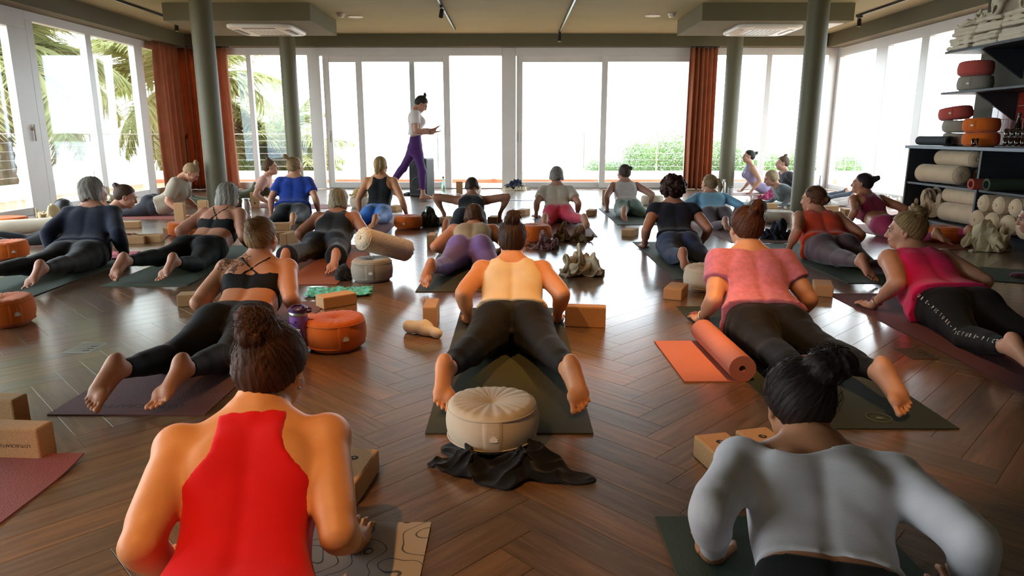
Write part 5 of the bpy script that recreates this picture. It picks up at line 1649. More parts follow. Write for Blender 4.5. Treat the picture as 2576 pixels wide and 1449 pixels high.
                reg = np.maximum(reg, ax - pr * top.get('pw', 1.))
                reg = np.maximum(reg, Ub - top.get('neck', .51) + top.get('scoop', .03) * np.exp(-(X2 / .055)**4))
            elif kind == 'bra':
                b0, b1 = top.get('band', (.24, .345))
                reg = np.maximum(b0 - Ub - .008 * np.cos(X2 * 18), Ub - b1 - .02 * np.clip((ax - .07) / .08, 0, 1))
                fr = np.maximum(np.maximum(b0 - Ub, Ub - .40), Nb + .01)
                reg = np.minimum(reg, fr)
                for sx in (-1, 1):
                    for (x0, u0, x1, u1) in top.get('straps', ((-.055, .34, .085, .50),)):
                        ax_, au, bx_, bu = sx * x0, u0, sx * x1, u1
                        L = (bx_ - ax_)**2 + (bu - au)**2
                        tq = np.clip(((g.X - ax_) * (bx_ - ax_) + (Ub - au) * (bu - au)) / L, 0, 1)
                        ds = np.sqrt((g.X - ax_ - tq * (bx_ - ax_))**2 + (Ub - au - tq * (bu - au))**2) - top.get('sw', .009)
                        reg = np.minimum(reg, np.maximum(ds, -Nb - .03))
            reg = np.maximum(reg, Ft - .030)
        base_ = np.minimum(base_, np.maximum(Fh - .007, Ub - .54))
        put(top.get('name', 't_shirt'), np.maximum(base_, reg).astype(f32), top['m'], 3 if kind == 'racer' else 2)
    # ---- hair
    hr = p.get('hair')
    if hr:
        hh = p.get('hh', h * .75)
        G2 = Grid(hcn - .24, hcn + .24, hh)
        Fg = G2.field()
        def e2(F_, x, y, z, r, k=.02): G2.ell(F_, HL(x, y, z), tuple(q * hs for q in r), R, k, pad=.06)
        lx = ((G2.X - hcn[0]) * R[0][0] + (G2.Y - hcn[1]) * R[0][1] + (G2.Z - hcn[2]) * R[0][2]) / hs
        ly = ((G2.X - hcn[0]) * R[1][0] + (G2.Y - hcn[1]) * R[1][1] + (G2.Z - hcn[2]) * R[1][2]) / hs
        lz = ((G2.X - hcn[0]) * R[2][0] + (G2.Y - hcn[1]) * R[2][1] + (G2.Z - hcn[2]) * R[2][2]) / hs
        st = hr['style']
        vol = hr.get('vol', 0.)
        e2(Fg, 0, -.018, .030, (.082 + vol, .101 + vol, .093 + vol))
        if st in ('bun', 'pony', 'twist'):
            e2(Fg, 0, -.055, -.012, (.066, .052, .055), .03)
            cut = (ly - (.072 + .84 * (lz - .075))) * .76
            Fg = np.maximum(Fg, cut.astype(f32) * hs)
            ctr = hr.get('at', (0, -.085, .075)); br = hr.get('r', .045)
            # strand grooves running towards the bun
            cd = unit(vec(*ctr)); e1 = unit(np.cross(cd, vec(1, 0, 0.01))); e3 = np.cross(cd, e1)
            pa = lx * e1[0] + ly * e1[1] + lz * e1[2]; pb = lx * e3[0] + ly * e3[1] + lz * e3[2]
            ph = np.arctan2(pb, pa)
            Fg = Fg + (.0016 * np.sin(38 * ph + 3 * np.sin(5 * ph)) + .0012 * np.sin(71 * ph)).astype(f32)
            B = G2.field()
            if st == 'pony':
                pts_ = hr['tail']
                for j in range(len(pts_) - 1):
                    G2.cone(B, HL(*pts_[j][:3]), HL(*pts_[j + 1][:3]), pts_[j][3], pts_[j + 1][3], .02)
                B = B + (.003 * np.sin(150 * lx + 4 * np.sin(30 * lz)) * np.cos(60 * ly)).astype(f32)
            else:
                rn = random.Random(hr.get('seed', 3))
                for j in range(hr.get('n', 7)):
                    q = vec(rn.uniform(-1, 1), rn.uniform(-1, 1), rn.uniform(-1, 1)) * br * .55 * vec(*hr.get('sq', (1, 1, 1)))
                    G2.ell(B, HL(ctr[0] + q[0], ctr[1] + q[1], ctr[2] + q[2]), tuple(br * rn.uniform(.5, .75) for _ in range(3)), R, .012)
                bx, by, bz = lx - ctr[0], ly - ctr[1], lz - ctr[2]
                an = np.arctan2(bz * .7 + by * .7, bx); rd = np.sqrt(bx * bx + by * by + bz * bz)
                B = B + (.0030 * np.sin(9 * an + 220 * rd) + .0018 * np.sin(31 * an - 90 * rd)).astype(f32)
            Fg = smin(Fg, B, .012)
        elif st == 'bob':
            dn = hr.get('down', .10)
            e2(Fg, 0, -.035, -.03, (.088 + vol, .075 + vol, .075 + dn * .4), .03)
            e2(Fg, 0, -.050, -.03 - dn * .45, (.080 + vol, .058 + vol, .05 + dn * .25), .03)
            fr = hr.get('fringe', .0)
            cut = np.where(lz > .02, (ly - (.072 + .84 * (lz - .075)) - fr), ly - .028 - fr)
            wob = .012 * np.sin(40 * lx) + .008 * np.sin(57 * ly)
            cut = np.maximum(cut, (-.02 - dn - lz + wob))
            Fg = np.maximum(Fg, (cut * .8 * hs).astype(f32))
            az = np.arctan2(lx, -ly)
            Fg = Fg + (.0024 * np.sin(17 * az + 2.5 * np.sin(18 * lz)) + .0014 * np.sin(41 * az + 3 * np.sin(31 * lz + 2)) + .003 * np.sin(5 * az + 9 * lz)).astype(f32)
        elif st == 'curly':
            rn = random.Random(4)
            e2(Fg, 0, -.022, .030, (.105, .108, .104))
            for j in range(hr.get('n', 130)):
                d = unit(vec(rn.gauss(0, 1), rn.gauss(-.35, .8), rn.gauss(.1, .9)))
                c_ = vec(0, -.025, .028) + d * vec(.108, .108, .108) * rn.uniform(.92, 1.1)
                G2.ell(Fg, HL(*c_), tuple(rn.uniform(.012, .022) for _ in range(3)), R, .006)
            cut = np.where(lz > .02, (ly - (.085 + .84 * (lz - .075))), ly - .02 - .5 * (lz))
            cut = np.maximum(cut, -.085 - lz)
            Fg = np.maximum(Fg, (cut * .8).astype(f32))
        me_ = G2.mesh('hair', Fg, 1)
        hm = hairmat(hr['c'], hr.get('c2'))
        ho = link('hair', me_, hm, root)
        co = np.empty(len(me_.vertices) * 3, f32); me_.vertices.foreach_get('co', co); co = (co.reshape(-1, 3) - hcn) @ R.T / hs
        if st in ('bun', 'pony', 'twist'):
            cc = vec(*hr.get('at', (0, -.085, .075))); cd = unit(cc); e1 = unit(np.cross(cd, vec(1, 0, 0.01))); e3 = np.cross(cd, e1)
            ang = np.arctan2(co @ e3, co @ e1); rad = np.linalg.norm(co - cc, axis=1)
            bun = rad < hr.get('r', .045) * 1.15
            q_ = co - cc; a2 = np.arctan2(q_ @ vec(0, .7, .7), q_[:, 0])
            sv = np.stack([np.where(bun, 5 * a2 + 160 * rad, ang * 16), np.where(bun, 30 * q_[:, 2], rad * 14), np.zeros(len(co))], 1)
        elif st == 'curly':
            sv = co * 130
        else:
            sv = np.stack([np.arctan2(co[:, 0], -co[:, 1]) * 15, co[:, 2] * 16, np.zeros(len(co))], 1)
        at2 = me_.attributes.new('strand', 'FLOAT_VECTOR', 'POINT'); at2.data.foreach_set('vector', np.ascontiguousarray(sv, dtype=f32).ravel())
        if hr.get('strands'):
            rn = random.Random(hr.get('seed', 3) + 11)
            mb = MB(); ns = hr['strands']; rr = hr.get('sr', .0007)
            ctr = vec(*hr.get('at', (0, -.085, .075)))
            for j in range(ns):
                fly = rn.random() < .25
                d = unit(vec(rn.gauss(0, 1), rn.gauss(-.5, .7), rn.gauss(.35, .7)))
                if st in ('bun', 'pony', 'twist') and rn.random() < .35:
                    o_ = ctr + unit(vec(rn.gauss(0, 1), rn.gauss(0, 1), rn.gauss(.3, 1))) * hr.get('r', .045) * rn.uniform(.85, 1.05)
                    tn = unit(np.cross(o_ - ctr, vec(rn.gauss(0, 1), rn.gauss(0, 1), rn.gauss(0, 1)))); nn = unit(o_ - ctr)
                    L_ = rn.uniform(.03, .07); pt = [o_ + tn * L_ * q - nn * .5 * (q * L_)**2 / hr.get('r', .045) + nn * rn.uniform(.002, .012) * math.sin(3 * q) for q in (0, .33, .66, 1)]
                else:
                    o_ = vec(0, -.018, .030) + d * vec(.083 + vol, .102 + vol, .094 + vol)
                    if o_[1] > .06 + .84 * (o_[2] - .075): continue
                    tg_ = (ctr - o_) if st in ('bun', 'pony', 'twist') else vec(0, -.02, -1)
                    tn = unit(tg_ - d * (tg_ @ d)) + vec(rn.gauss(0, .15), rn.gauss(0, .15), rn.gauss(0, .15))
                    L_ = rn.uniform(.03, .08); lf = rn.uniform(.004, .02) if fly else rn.uniform(.0005, .003)
                    pt = [o_ + tn * L_ * q - d * .5 * (q * L_)**2 / .095 + d * lf * math.sin(2.4 * q + .2) for q in (0, .25, .5, .75, 1)]
                mb.tube([HL(*q) for q in pt], rr, 4, rad=[rr, rr * 1.2, rr, rr * .8, rr * .3][:len(pt)], cap=False)
            so = mb.build('loose_strands', hm, ho, smooth=True); so['kind'] = 'stuff'
    if p.get('face'):
        for sx in (-1, 1):
            mb = MB(); eb = HL(sx * .031, .0760, -.001)
            for (lat, m_, nm, rr, off) in ((10, EYEW, 'eye', .0122, 0), ):
                bm = bmesh.new(); bmesh.ops.create_uvsphere(bm, u_segments=12, v_segments=8, radius=.0118)
                me_ = bpy.data.meshes.new('eye'); bm.to_mesh(me_); bm.free()
                me_.polygons.foreach_set('use_smooth', [True] * len(me_.polygons))
                eo = link('eye', me_, EYEW, root, tuple(eb))
            bm = bmesh.new(); bmesh.ops.create_uvsphere(bm, u_segments=10, v_segments=6, radius=.0072)
            me_ = bpy.data.meshes.new('iris'); bm.to_mesh(me_); bm.free()
            io = link('iris', me_, IRIS, eo, tuple(R[1] * .0062))
            mb = MB(); mb.tube([HL(sx * x, y, z) for x, y, z in ((.012, .096, .019), (.028, .095, .024), (.045, .083, .021))], .003, 6, rad=[.003, .0035, .0015])
            mb.build('eyebrow', BROW, root, smooth=True)
            mb = MB(); mb.tube([HL(sx * x, y, z) for x, y, z in ((.018, .0915, .004), (.031, .0935, .0075), (.044, .084, .003))], .0016, 5)
            mb.build('eyelash', IRIS, root, smooth=True)
    p['J'] = dict(S=S_, E=El, W=Wr, H=Hj, K=Kn, A=An, head=hcn, R=R, g=g, D=D, Fleg=Fleg, at=at)
    for fn in p.get('extra', ()): fn(root, p)
    if p.get('drop', True): p.pop('J', None)
    return root


# ------------------------------------------------------------------ the class
BLK = fabric('101013', .75, .04); BLK2 = fabric('12100f', .75, .04)
OUT = (vec(-.25, -1, .2), vec(.25, -1, .2)); WIDE = (vec(-.28, -1, .3), vec(.28, -1, .3)); BACK = (vec(-.35, -1, .1), vec(.35, -1, .1))
XSTRAP = ((-.050, .33, .080, .50),)

def legwear(m, **k): return dict(m=m, **k)

def earring(root, p):
    J = p['J']; R = J['R']
    for sx in (1,):
        c = J['head'] + R[0] * sx * .080 + R[1] * .010 + R[2] * -.036
        MB().lathe([(0, -.004), (.004, -.002), (.004, .002), (0, .004)], 10).build('earring', M_STEEL, root, tuple(c), smooth=True)

def bracelet(i, m):
    def f(root, p):
        J = p['J']; w, e = J['W'][i], J['E'][i]; d = unit(w - e); c = w - d * .03
        a = unit(np.cross(d, vec(0, 0, 1))); b = np.cross(d, a)
        MB().tube([tuple(c + (a * math.cos(q) + b * math.sin(q)) * .031) for q in [k_ * 6.2832 / 20 for k_ in range(21)]], .004, 6, cap=False).build('bracelet', m, root, smooth=True)
    return f

def neck_tag(root, p):
    J = p['J']; c, t, n = J['at'](.505)
    o = MB().bbox(-.014, .014, -.009, .009, 0, .0012, .0003).build('care_tag', fabric('a9adb4'), root, tuple(c + n * .062 + vec(.022, 0, 0)))
    o.rotation_euler = (math.radians(52), math.radians(10), math.radians(15))

def leg_print(root, p):
    """white lettering running down the outer left side of the leggings"""
    J = p['J']; g, F_ = J['g'], J['Fleg']
    def val(q):
        i = [int(np.clip(round((q[a] - g.lo[a]) / g.h), 0, g.n[a] - 1)) for a in range(3)]; return F_[i[0], i[1], i[2]]
    s = 'CTURE-PICTURE-PICTURE-PICT'
    Hj, Kn, An = J['H'][0], J['K'][0], J['A'][0]
    P_ = [Hj + vec(0, .10, .02), Hj + (Kn - Hj) * .4, Kn, An + (Kn - An) * .12]
    L_ = [np.linalg.norm(P_[i + 1] - P_[i]) for i in range(3)]
    for n, ch in enumerate(s):
        q = n / (len(s) - 1) * sum(L_); i = 0
        while i < 2 and q > L_[i]: q -= L_[i]; i += 1
        d = unit(P_[i + 1] - P_[i]); c = P_[i] + d * q
        out = unit(vec(-1, 0, .55) - d * (vec(-1, 0, .55) @ d))
        t = .02
        while t < .2 and val(c + out * t) < .006: t += .002
        c = c + out * (t + .004)
        up = np.cross(out, d)
        M = Matrix(((d[0], up[0], out[0]), (d[1], up[1], out[1]), (d[2], up[2], out[2])))
        if ch == '-': MB().box(-.008, .008, -.0015, .0015, 0, .0006).build('printed_dash', M_WPRINT, root, tuple(c)).rotation_euler = M.to_euler()
        else: text(root, ch, .028, tuple(c), M.to_euler(), M_WPRINT, 'printed_letter')

def put(**p): return person(p)

# --- front row
put(label='woman in a red racerback top seen from behind, nearest on the left', pos=(-.555, 1.19), hd=11, h=0.0078, hh=.0056, lift=31, a0=6, a1=58, neck=44, neckx=.10, head=(-24, -18, 6), tone='d99a68', arm=1.06, shw=.168, wide=1.03,
    hands=((-.20, .32), (.22, .36)), elbow=(vec(-.10, -1, -.1), vec(.06, -1, -.1)),
    hair=dict(style='bun', c='24150d', c2='54341e', at=(-.012, -.098, .105), r=.046, n=10, strands=800, sr=.0005, vol=.003, seed=5), extra=(earring,),
    top=dict(kind='racer', m=fabric('d8101a', .8, .1), name='racerback_top', fold=.0028, ff=.8, hem=-.12, scoop=-.006, neck=.512, th=.005, pw=1.0), bottom=legwear(BLK, waist=-.06))
put(label='woman in a white long-sleeved crop top seen from behind, nearest on the right', pos=(.635, 1.17), hd=-16, h=0.0078, hh=.0056, lift=20, a0=4, a1=46, neck=22, neckx=-.22, heads=.97, head=(16, -22, -4), tone='b07a58', shw=.172, wide=1.05, arm=1.0,
    hands=((-.23, .32), (.32, .30)), elbow=(vec(-.3, -1, .0), vec(.4, -1, .0)),
    hair=dict(style='bun', c='17100e', c2='382620', at=(.060, -.085, .100), r=.052, n=11, strands=800, sr=.0005, vol=.006, seed=9, sq=(1.3, 1, .9)),
    top=dict(kind='long', m=fabric('d2ced2', .85, .15), name='crop_top', hem=.13, hemc=-.01, th=.007, fold=.003, ff=1.1, off=.075, offx=-.06, neck=.515, cuff=.02), bottom=legwear(BLK))
# --- second row
put(label='woman in a cream tank top and black leggings on the middle mat', pos=(.0, 3.43), h=0.0088, hh=.0056, lift=29, a1=58, neck=44, ul=.25, fl=.262, head=(-4, -6, 0), tone='cf9068', wide=1.08, fat=1.07, arm=1.1, leg=1.12, butt=1.1,
    hands=((-.245, .36), (.255, .37)), elbow=WIDE, ankles=((-.27, -0.825, 0.140), (.235, -0.835, 0.140)), footyaw=(4, 12), knee=(vec(-.6, 0, -1), vec(.6, 0, -1)), tattoo=(((0, .47, .33), .03, 60),),
    hair=dict(style='bun', c='1c120d', c2='44291a', at=(.004, -.060, .130), r=.043, n=7, strands=160, seed=4),
    top=dict(kind='tank', m=fabric('dcc6a2', .9, .2), name='tank_top', hem=.09, loose=.012, fold=.003, scoop=.045, pw=1.06), bottom=legwear(BLK2, cuff=.055, waist=.125))
put(label='woman with shoulder and arm tattoos in a black crossed bra top', pos=(-1.42, 3.45), hd=3, h=0.0088, hh=.0056, lift=30, a1=60, neck=60, head=(-14, 0, 3), tone='c98d6c', wide=1.04, fat=1.06, arm=1.08, leg=1.03,
    hands=((-.20, .40), (.24, .36)), elbow=(vec(-.4, -1, .1), vec(.15, -1, .1)), ankles=((-.20, -0.815, 0.140), (.06, -0.825, 0.140)), footyaw=(-16, -24),
    tattoo_at=lambda J: (((-.105, .345, .37), .085, 42), (tuple(J['E'][0] * .62 + J['W'][0] * .38), .075, 42)),
    hair=dict(style='bun', c='5a4430', c2='a8855c', at=(-.012, -.095, .070), r=.040, n=7, strands=170, seed=6),
    top=dict(kind='bra', m=BLK, name='bra_top', straps=XSTRAP, band=(.235, .345), sw=.007), bottom=legwear(BLK, cuff=.03, waist=.11))
put(label='woman in a pink heather T-shirt and black leggings on the olive mat', pos=(1.30, 3.42), hd=-3, h=0.0088, hh=.0056, lift=40, a0=8, a1=70, neck=50, head=(12, -4, -2), tone='d49a78', wide=1.08, fat=1.07, arm=1.12, leg=1.06,
    hands=((-.24, .36), (.29, .40)), elbow=(vec(-.12, -1, 0), vec(.25, -1, .1)), ankles=((-.10, -0.835, 0.140), (.20, -0.840, 0.140)), footyaw=(5, 14),
    hair=dict(style='bun', c='2c180f', c2='6a3d24', at=(.02, -.075, .105), r=.048, n=9, strands=240, vol=.004, seed=7),
    extra=(bracelet(0, M_STEEL),), top=dict(kind='tee', m=fabric('c8788e', .9, .2, var=.16, vscale=40.), name='t_shirt', sleeve=.15, loose=.016, fold=.0045, hem=.04, th=.010), bottom=legwear(BLK2, cuff=.03, fold=.003))
put(label='woman in a hot pink sleeveless top and black leggings with white lettering', pos=(2.50, 3.80), hd=2, h=0.0098, hh=.0062, lift=29, a1=58, neck=54, head=(62, -4, 0), tone='c99478', wide=1.1, fat=1.1, arm=1.15, leg=1.08,
    hands=((-.26, .34), (.30, .38)), elbow=(vec(-.15, -1, .1), vec(.4, -1, .1)), ankles=((-.27, -0.800, 0.120), (.12, -0.820, 0.120)), face=True,
    hair=dict(style='bun', c='4c3a28', c2='b0905e', at=(.0, -.075, .108), r=.046, n=8, strands=220, vol=.004, seed=8), extra=(leg_print, bracelet(0, M_STEEL)),
    top=dict(kind='muscle', m=fabric('e31c66', .85, .2), name='sleeveless_top', loose=.022, fold=.004, hem=.02, th=.008, scoop=.008), bottom=legwear(BLK, cuff=.06))
# --- third row
put(label='grey-haired woman in a navy long-sleeved top at the far left', pos=(-3.52, 5.55), hd=9, h=0.0120, lift=44, a0=10, a1=72, neck=80, head=(-28, 2, 0), wide=1.1, fat=1.14, arm=1.1, leg=1.08, tone='c08a72',
    hands=((-.28, .22), (.26, .24)), elbow=BACK, ankles=((-.26, -0.815, 0.130), (.10, -0.835, 0.140)), footyaw=(5, -12),
    hair=dict(style='bob', c='55504a', c2='a29c92', down=.055, vol=.002, strands=90), top=dict(kind='long', m=fabric('1c2236', .85, .165), name='long_sleeved_top', fold=.003, loose=.008, hem=.06, th=.009, cuff=.02), bottom=legwear(fabric('15161b', .7), cuff=.04))
put(label='silver-haired woman in a black crossed bra top and black leggings', pos=(-2.65, 5.84), hd=-8, h=0.0098, lift=36, a0=6, a1=66, neck=52, head=(-6, -22, 0), wide=1.1, fat=1.1, arm=1.16, leg=1.06, tone='bf8870',
    hands=((-.30, .34), (.24, .40)), elbow=(vec(-.35, -1, .2), vec(.3, -1, .3)), ankles=((-.10, -0.835, 0.143), (.27, -0.795, 0.143)), footyaw=(2, -6),
    hair=dict(style='bob', c='57544e', c2='b2aea4', down=.10, vol=.006, strands=150), top=dict(kind='bra', m=BLK, name='bra_top', straps=((-.03, .34, .07, .50),), band=(.225, .335), sw=.008), bottom=legwear(BLK, cuff=.05, waist=.10))
put(label='woman with a blond grey bob in a black tank top and flared navy trousers', pos=(-1.64, 6.10), hd=2, h=0.0112, lift=26, a1=58, neck=42, head=(-12, -10, 0), wide=1.1, fat=1.08, arm=1.16, tone='b98068',
    hands=((-.27, .42), (.27, .42)), elbow=WIDE, ankles=((-.13, -0.835, 0.140), (.25, -0.825, 0.135)), footyaw=(0, -6),
    hair=dict(style='bob', c='6e6250', c2='b8a582', down=.05, vol=.003, strands=110), top=dict(kind='racer', m=fabric('17171c', .85), name='tank_top', pw=1.25, fold=.002, hem=.05), bottom=legwear(fabric('22242e', .85), flare=.02, cuff=-.01, name='trousers', fold=.003))
put(label='woman in lavender leggings and a beige top lying low', pos=(-.34, 5.62), h=0.0112, lift=15, a0=0, a1=34, neck=20, head=(0, -25, 0), zp=.125, wide=1.1, butt=1.2, leg=1.1, tone='c58a70', arm=1.12,
    hands=((-.22, .46), (.22, .46)), elbow=(vec(-.35, -1, .6), vec(.35, -1, .6)), ankles=((-.23, -0.815, 0.140), (.25, -0.760, 0.120)), footyaw=(-16, 8),
    hair=dict(style='bob', c='2f2018', c2='6b4c34', down=.02, vol=.002, strands=70), top=dict(kind='tank', m=fabric('a99a80', .9), name='tank_top', pw=1.1, hem=.06), bottom=legwear(fabric('7e6ab4', .65, .25), cuff=.03, waist=.14))
put(label='curly-haired woman in a navy T-shirt and navy trousers', pos=(1.48, 6.11), hd=-4, h=0.0112, lift=40, a0=6, a1=68, neck=56, head=(14, 0, 0), tone='b9836a', arm=1.05,
    hands=((-.25, .36), (.27, .36)), elbow=(vec(-.3, -1, 0), vec(.5, -1, 0)), ankles=((-.10, -0.825, 0.140), (.22, -0.780, 0.120)), footyaw=(8, 5), extra=(bracelet(0, M_STEEL),),
    hair=dict(style='curly', c='1d1110', c2='4a2a24', n=230), top=dict(kind='tee', m=fabric('171c2a', .9), name='t_shirt', sleeve=.09, loose=.02, fold=.003, hem=.05), bottom=legwear(fabric('2b3a5a', .85), name='trousers', th=.009, fold=.004, cuff=.01))
put(label='woman in an orange-red top and mauve brown leggings', pos=(2.72, 5.84), hd=-6, h=0.0112, lift=31, a1=60, neck=50, head=(50, -4, 0), tone='c8876a', wide=1.12, fat=1.1, leg=1.1, butt=1.12, arm=1.12, face=True,
    hands=((-.26, .30), (.30, .40)), elbow=(vec(-.2, -1, .1), vec(.4, -1, .1)), ankles=((-.06, -0.835, 0.140), (.22, -0.790, 0.130)), footyaw=(16, 6),
    hair=dict(style='bun', c='2e1a10', c2='7a4c2c', at=(.0, -.11, -.02), r=.040, n=6, strands=90), top=dict(kind='muscle', m=fabric('e2451e', .85, .165), name='sleeveless_top', pw=1.08, loose=.02, fold=.004, hem=.03), bottom=legwear(fabric('5a4348', .7, .2), cuff=.03, waist=.12))
# --- fourth row
put(label='woman in a white T-shirt and red pink leggings, grey short hair', pos=(.57, 8.55), h=0.0140, lift=37, a0=6, a1=66, neck=66, head=(-14, 4, 0), tone='b98a74', wide=1.06,
    hands=((-.26, .32), (.27, .34)), elbow=(vec(-.25, -1, .1), vec(.25, -1, .1)), ankles=((-.20, -0.800, 0.130), (.24, -0.840, 0.130)), footyaw=(0, 10),
    hair=dict(style='bob', c='5b5852', c2='a5a199', down=.02, vol=.004, strands=60), top=dict(kind='tee', m=fabric('cbbfae', .9), name='t_shirt', sleeve=.17, loose=.014, fold=.004, hem=.08), bottom=legwear(fabric('c43a56', .7, .2), cuff=.04, waist=.13))
put(label='woman in a silvery sleeveless top and sage green leggings', pos=(1.55, 9.28), hd=-2, h=0.0140, lift=37, a0=6, a1=66, neck=66, head=(24, 0, 0), tone='b98a78',
    hands=((-.24, .30), (.34, .34)), elbow=(vec(-.4, -1, .1), vec(.8, -1, .3)), ankles=((-.15, -0.825, 0.140), (.36, -0.700, 0.110)), footyaw=(-6, -14),
    hair=dict(style='bun', c='2c221c', c2='5c4a3c', at=(.055, -.085, .060), r=.032, n=5), top=dict(kind='muscle', m=fabric('cfc6c4', .55, .3), name='sleeveless_top', loose=.012, fold=.004, hem=.08), bottom=legwear(fabric('80948a', .75, .25), cuff=.03))
put(label='blond woman in a black tank top and bright blue leggings', pos=(-1.66, 8.52), hd=-2, h=0.0132, lift=58, a0=18, a1=86, neck=86, head=(-6, 2, 0), zp=.12, tone='cf9068', wide=1.02,
    hands=((-.27, .24), (.33, .22)), elbow=BACK, ankles=((-.30, -0.740, 0.100), (.17, -0.835, 0.130)), footyaw=(-10, -10),
    hair=dict(style='pony', c='7a5c38', c2='d2b078', at=(0, -.10, .075), tail=[(0, -.095, .075, .022), (0, -.13, .07, .032), (.0, -.145, .01, .036), (-.01, -.14, -.05, .028), (-.012, -.13, -.09, .014)], strands=80), top=dict(kind='racer', m=fabric('151517', .85), name='tank_top', pw=1.15, hem=.07), bottom=legwear(fabric('3f78c4', .65, .25), cuff=.03, waist=.13))
put(label='woman in a royal blue T-shirt and black leggings with a high ponytail', pos=(-2.74, 8.65), hd=8, h=0.0132, lift=56, a0=18, a1=82, neck=82, head=(-36, 4, 0), zp=.12, tone='c99474', wide=1.1, fat=1.1, leg=1.08,
    hands=((-.30, .20), (.30, .18)), elbow=BACK, ankles=((-.42, -0.620, 0.100), (.14, -0.835, 0.130)), footyaw=(-30, -6),
    hair=dict(style='pony', c='5c4830', c2='c0a070', at=(0, -.085, .085), tail=[(0, -.085, .085, .018), (-.01, -.12, .13, .024), (-.02, -.14, .15, .016), (-.03, -.16, .13, .008)], strands=80), top=dict(kind='tee', m=fabric('1f3f98', .85), name='t_shirt', sleeve=.18, loose=.02, fold=.004, hem=.05), bottom=legwear(fabric('17171b', .7), name='leggings', cuff=.03))
put(label='woman in a black top with elbows bent wide over two cork blocks', pos=(-.49, 8.0), h=0.0140, lift=22, a0=2, a1=48, neck=44, head=(0, 0, 0), zp=.13, tone='a8775f', wide=1.04,
    hands=((-.34, .46, .11), (.34, .46, .11)), elbow=(vec(-1, -.3, .8), vec(1, -.3, .8)), ankles=((-.20, -0.760, 0.130), (.16, -0.780, 0.100)), footyaw=(0, 0), shw=.18,
    hair=dict(style='bob', c='231c18', c2='463a30', down=-.01, vol=0), top=dict(kind='highneck', m=fabric('16181c', .85), name='tank_top', hem=.06), bottom=legwear(fabric('2b313c', .75), cuff=.03))
put(label='woman in a light blue long-sleeved top and grey leggings with a ponytail', pos=(2.45, 8.33), hd=-7, h=0.0140, lift=25, a1=54, neck=62, head=(34, 0, 0), tone='c08f78', wide=1.05, face=True,
    hands=((-.25, .36), (.27, .40)), elbow=(vec(-.6, -1, .4), vec(.6, -1, .4)), ankles=((-.02, -0.800, 0.120), (.24, -0.815, 0.130)), footyaw=(5, 24),
    hair=dict(style='pony', c='574430', c2='a88a60', at=(.03, -.09, .05), tail=[(.03, -.09, .05, .018), (.045, -.13, .045, .026), (.06, -.145, -.02, .028), (.065, -.14, -.08, .014)], strands=50), top=dict(kind='long', m=fabric('7fb2d2', .85, .2), name='long_sleeved_top', fold=.002, hem=.08), bottom=legwear(fabric('5b5056', .75), cuff=.03, waist=.12))
put(label='woman in a burgundy bra top and leggings in front of the right window', pos=(4.05, 7.45), hd=8, h=0.0132, lift=34, a0=4, a1=64, neck=60, head=(52, 2, 0), tone='b57a5c', face=True,
    hands=((-.26, .32), (.36, .34)), elbow=(vec(-.4, -1, .1), vec(.7, -1, .1)), ankles=((-.05, -0.800, 0.110), (.30, -0.795, 0.130)), footyaw=(5, 30),
    hair=dict(style='bun', c='191213', c2='35282a', at=(.0, -.125, .055), r=.042, n=6), top=dict(kind='racer', m=fabric('8c2444', .75), name='bra_top', hem=.20, pw=1.1), bottom=legwear(fabric('9c2650', .7, .2), cuff=.03, waist=.07))
# --- people facing across the room
put(label='woman in a dark hooded top with her face turned right, near the left windows', pos=(-4.45, 6.93), hd=-72, h=0.0132, lift=27, a1=54, neck=46, head=(-2, -18, 0), tone='c89078', face=True,
    hands=((-.24, .40), (.24, .40)), elbow=OUT, ankles=((-.12, -0.800, 0.120), (.15, -0.780, 0.120)),
    hair=dict(style='bun', c='2a1c16', c2='5a4030', at=(0, -.095, .065), r=.042, n=6, strands=60), top=dict(kind='long', m=fabric('16181d', .9), name='hooded_top', fold=.003, loose=.01, hem=.04), bottom=legwear(fabric('17181b', .8), cuff=.03))
put(label='woman in a beige T-shirt bending her head behind the left column', pos=(-4.72, 9.28), hd=-88, h=0.0146, lift=46, a0=8, a1=66, neck=36, head=(0, -42, 0), zp=.14, butt=1.2, tone='c58c70', face=True, fat=1.1,
    hands=((-.26, .42), (.28, .42)), elbow=(vec(-.25, -1, .1), vec(.25, -1, .1)), ankles=((-.12, -0.800, 0.120), (.15, -0.800, 0.120)),
    hair=dict(style='bun', c='6c5238', c2='b3946a', at=(0, -.03, .135), r=.036, n=6), top=dict(kind='tee', m=fabric('aba08e', .92), name='t_shirt', sleeve=.22, loose=.018, fold=.005, hem=.03, th=.012), bottom=legwear(fabric('26252d', .75), cuff=.03))
put(label='woman in a pink T-shirt and green dungarees looking right, beyond the left column', pos=(-4.05, 10.5), hd=-80, h=0.0146, lift=42, a0=10, a1=62, neck=66, head=(0, 4, 0), tone='cf9a80', face=True,
    hands=((-.25, .44), (.26, .42)), elbow=BACK, ankles=((-.12, -0.800, 0.120), (.15, -0.800, 0.120)),
    hair=dict(style='bun', c='3c2a1e', c2='745236', at=(0, -.02, .128), r=.032, n=5), top=dict(kind='tee', m=fabric('d3a295', .9), name='t_shirt', sleeve=.17, loose=.015, fold=.003, hem=.12), bottom=legwear(fabric('4b4f38', .9), name='dungarees', waist=.36, th=.022, cuff=.02, fold=.004))
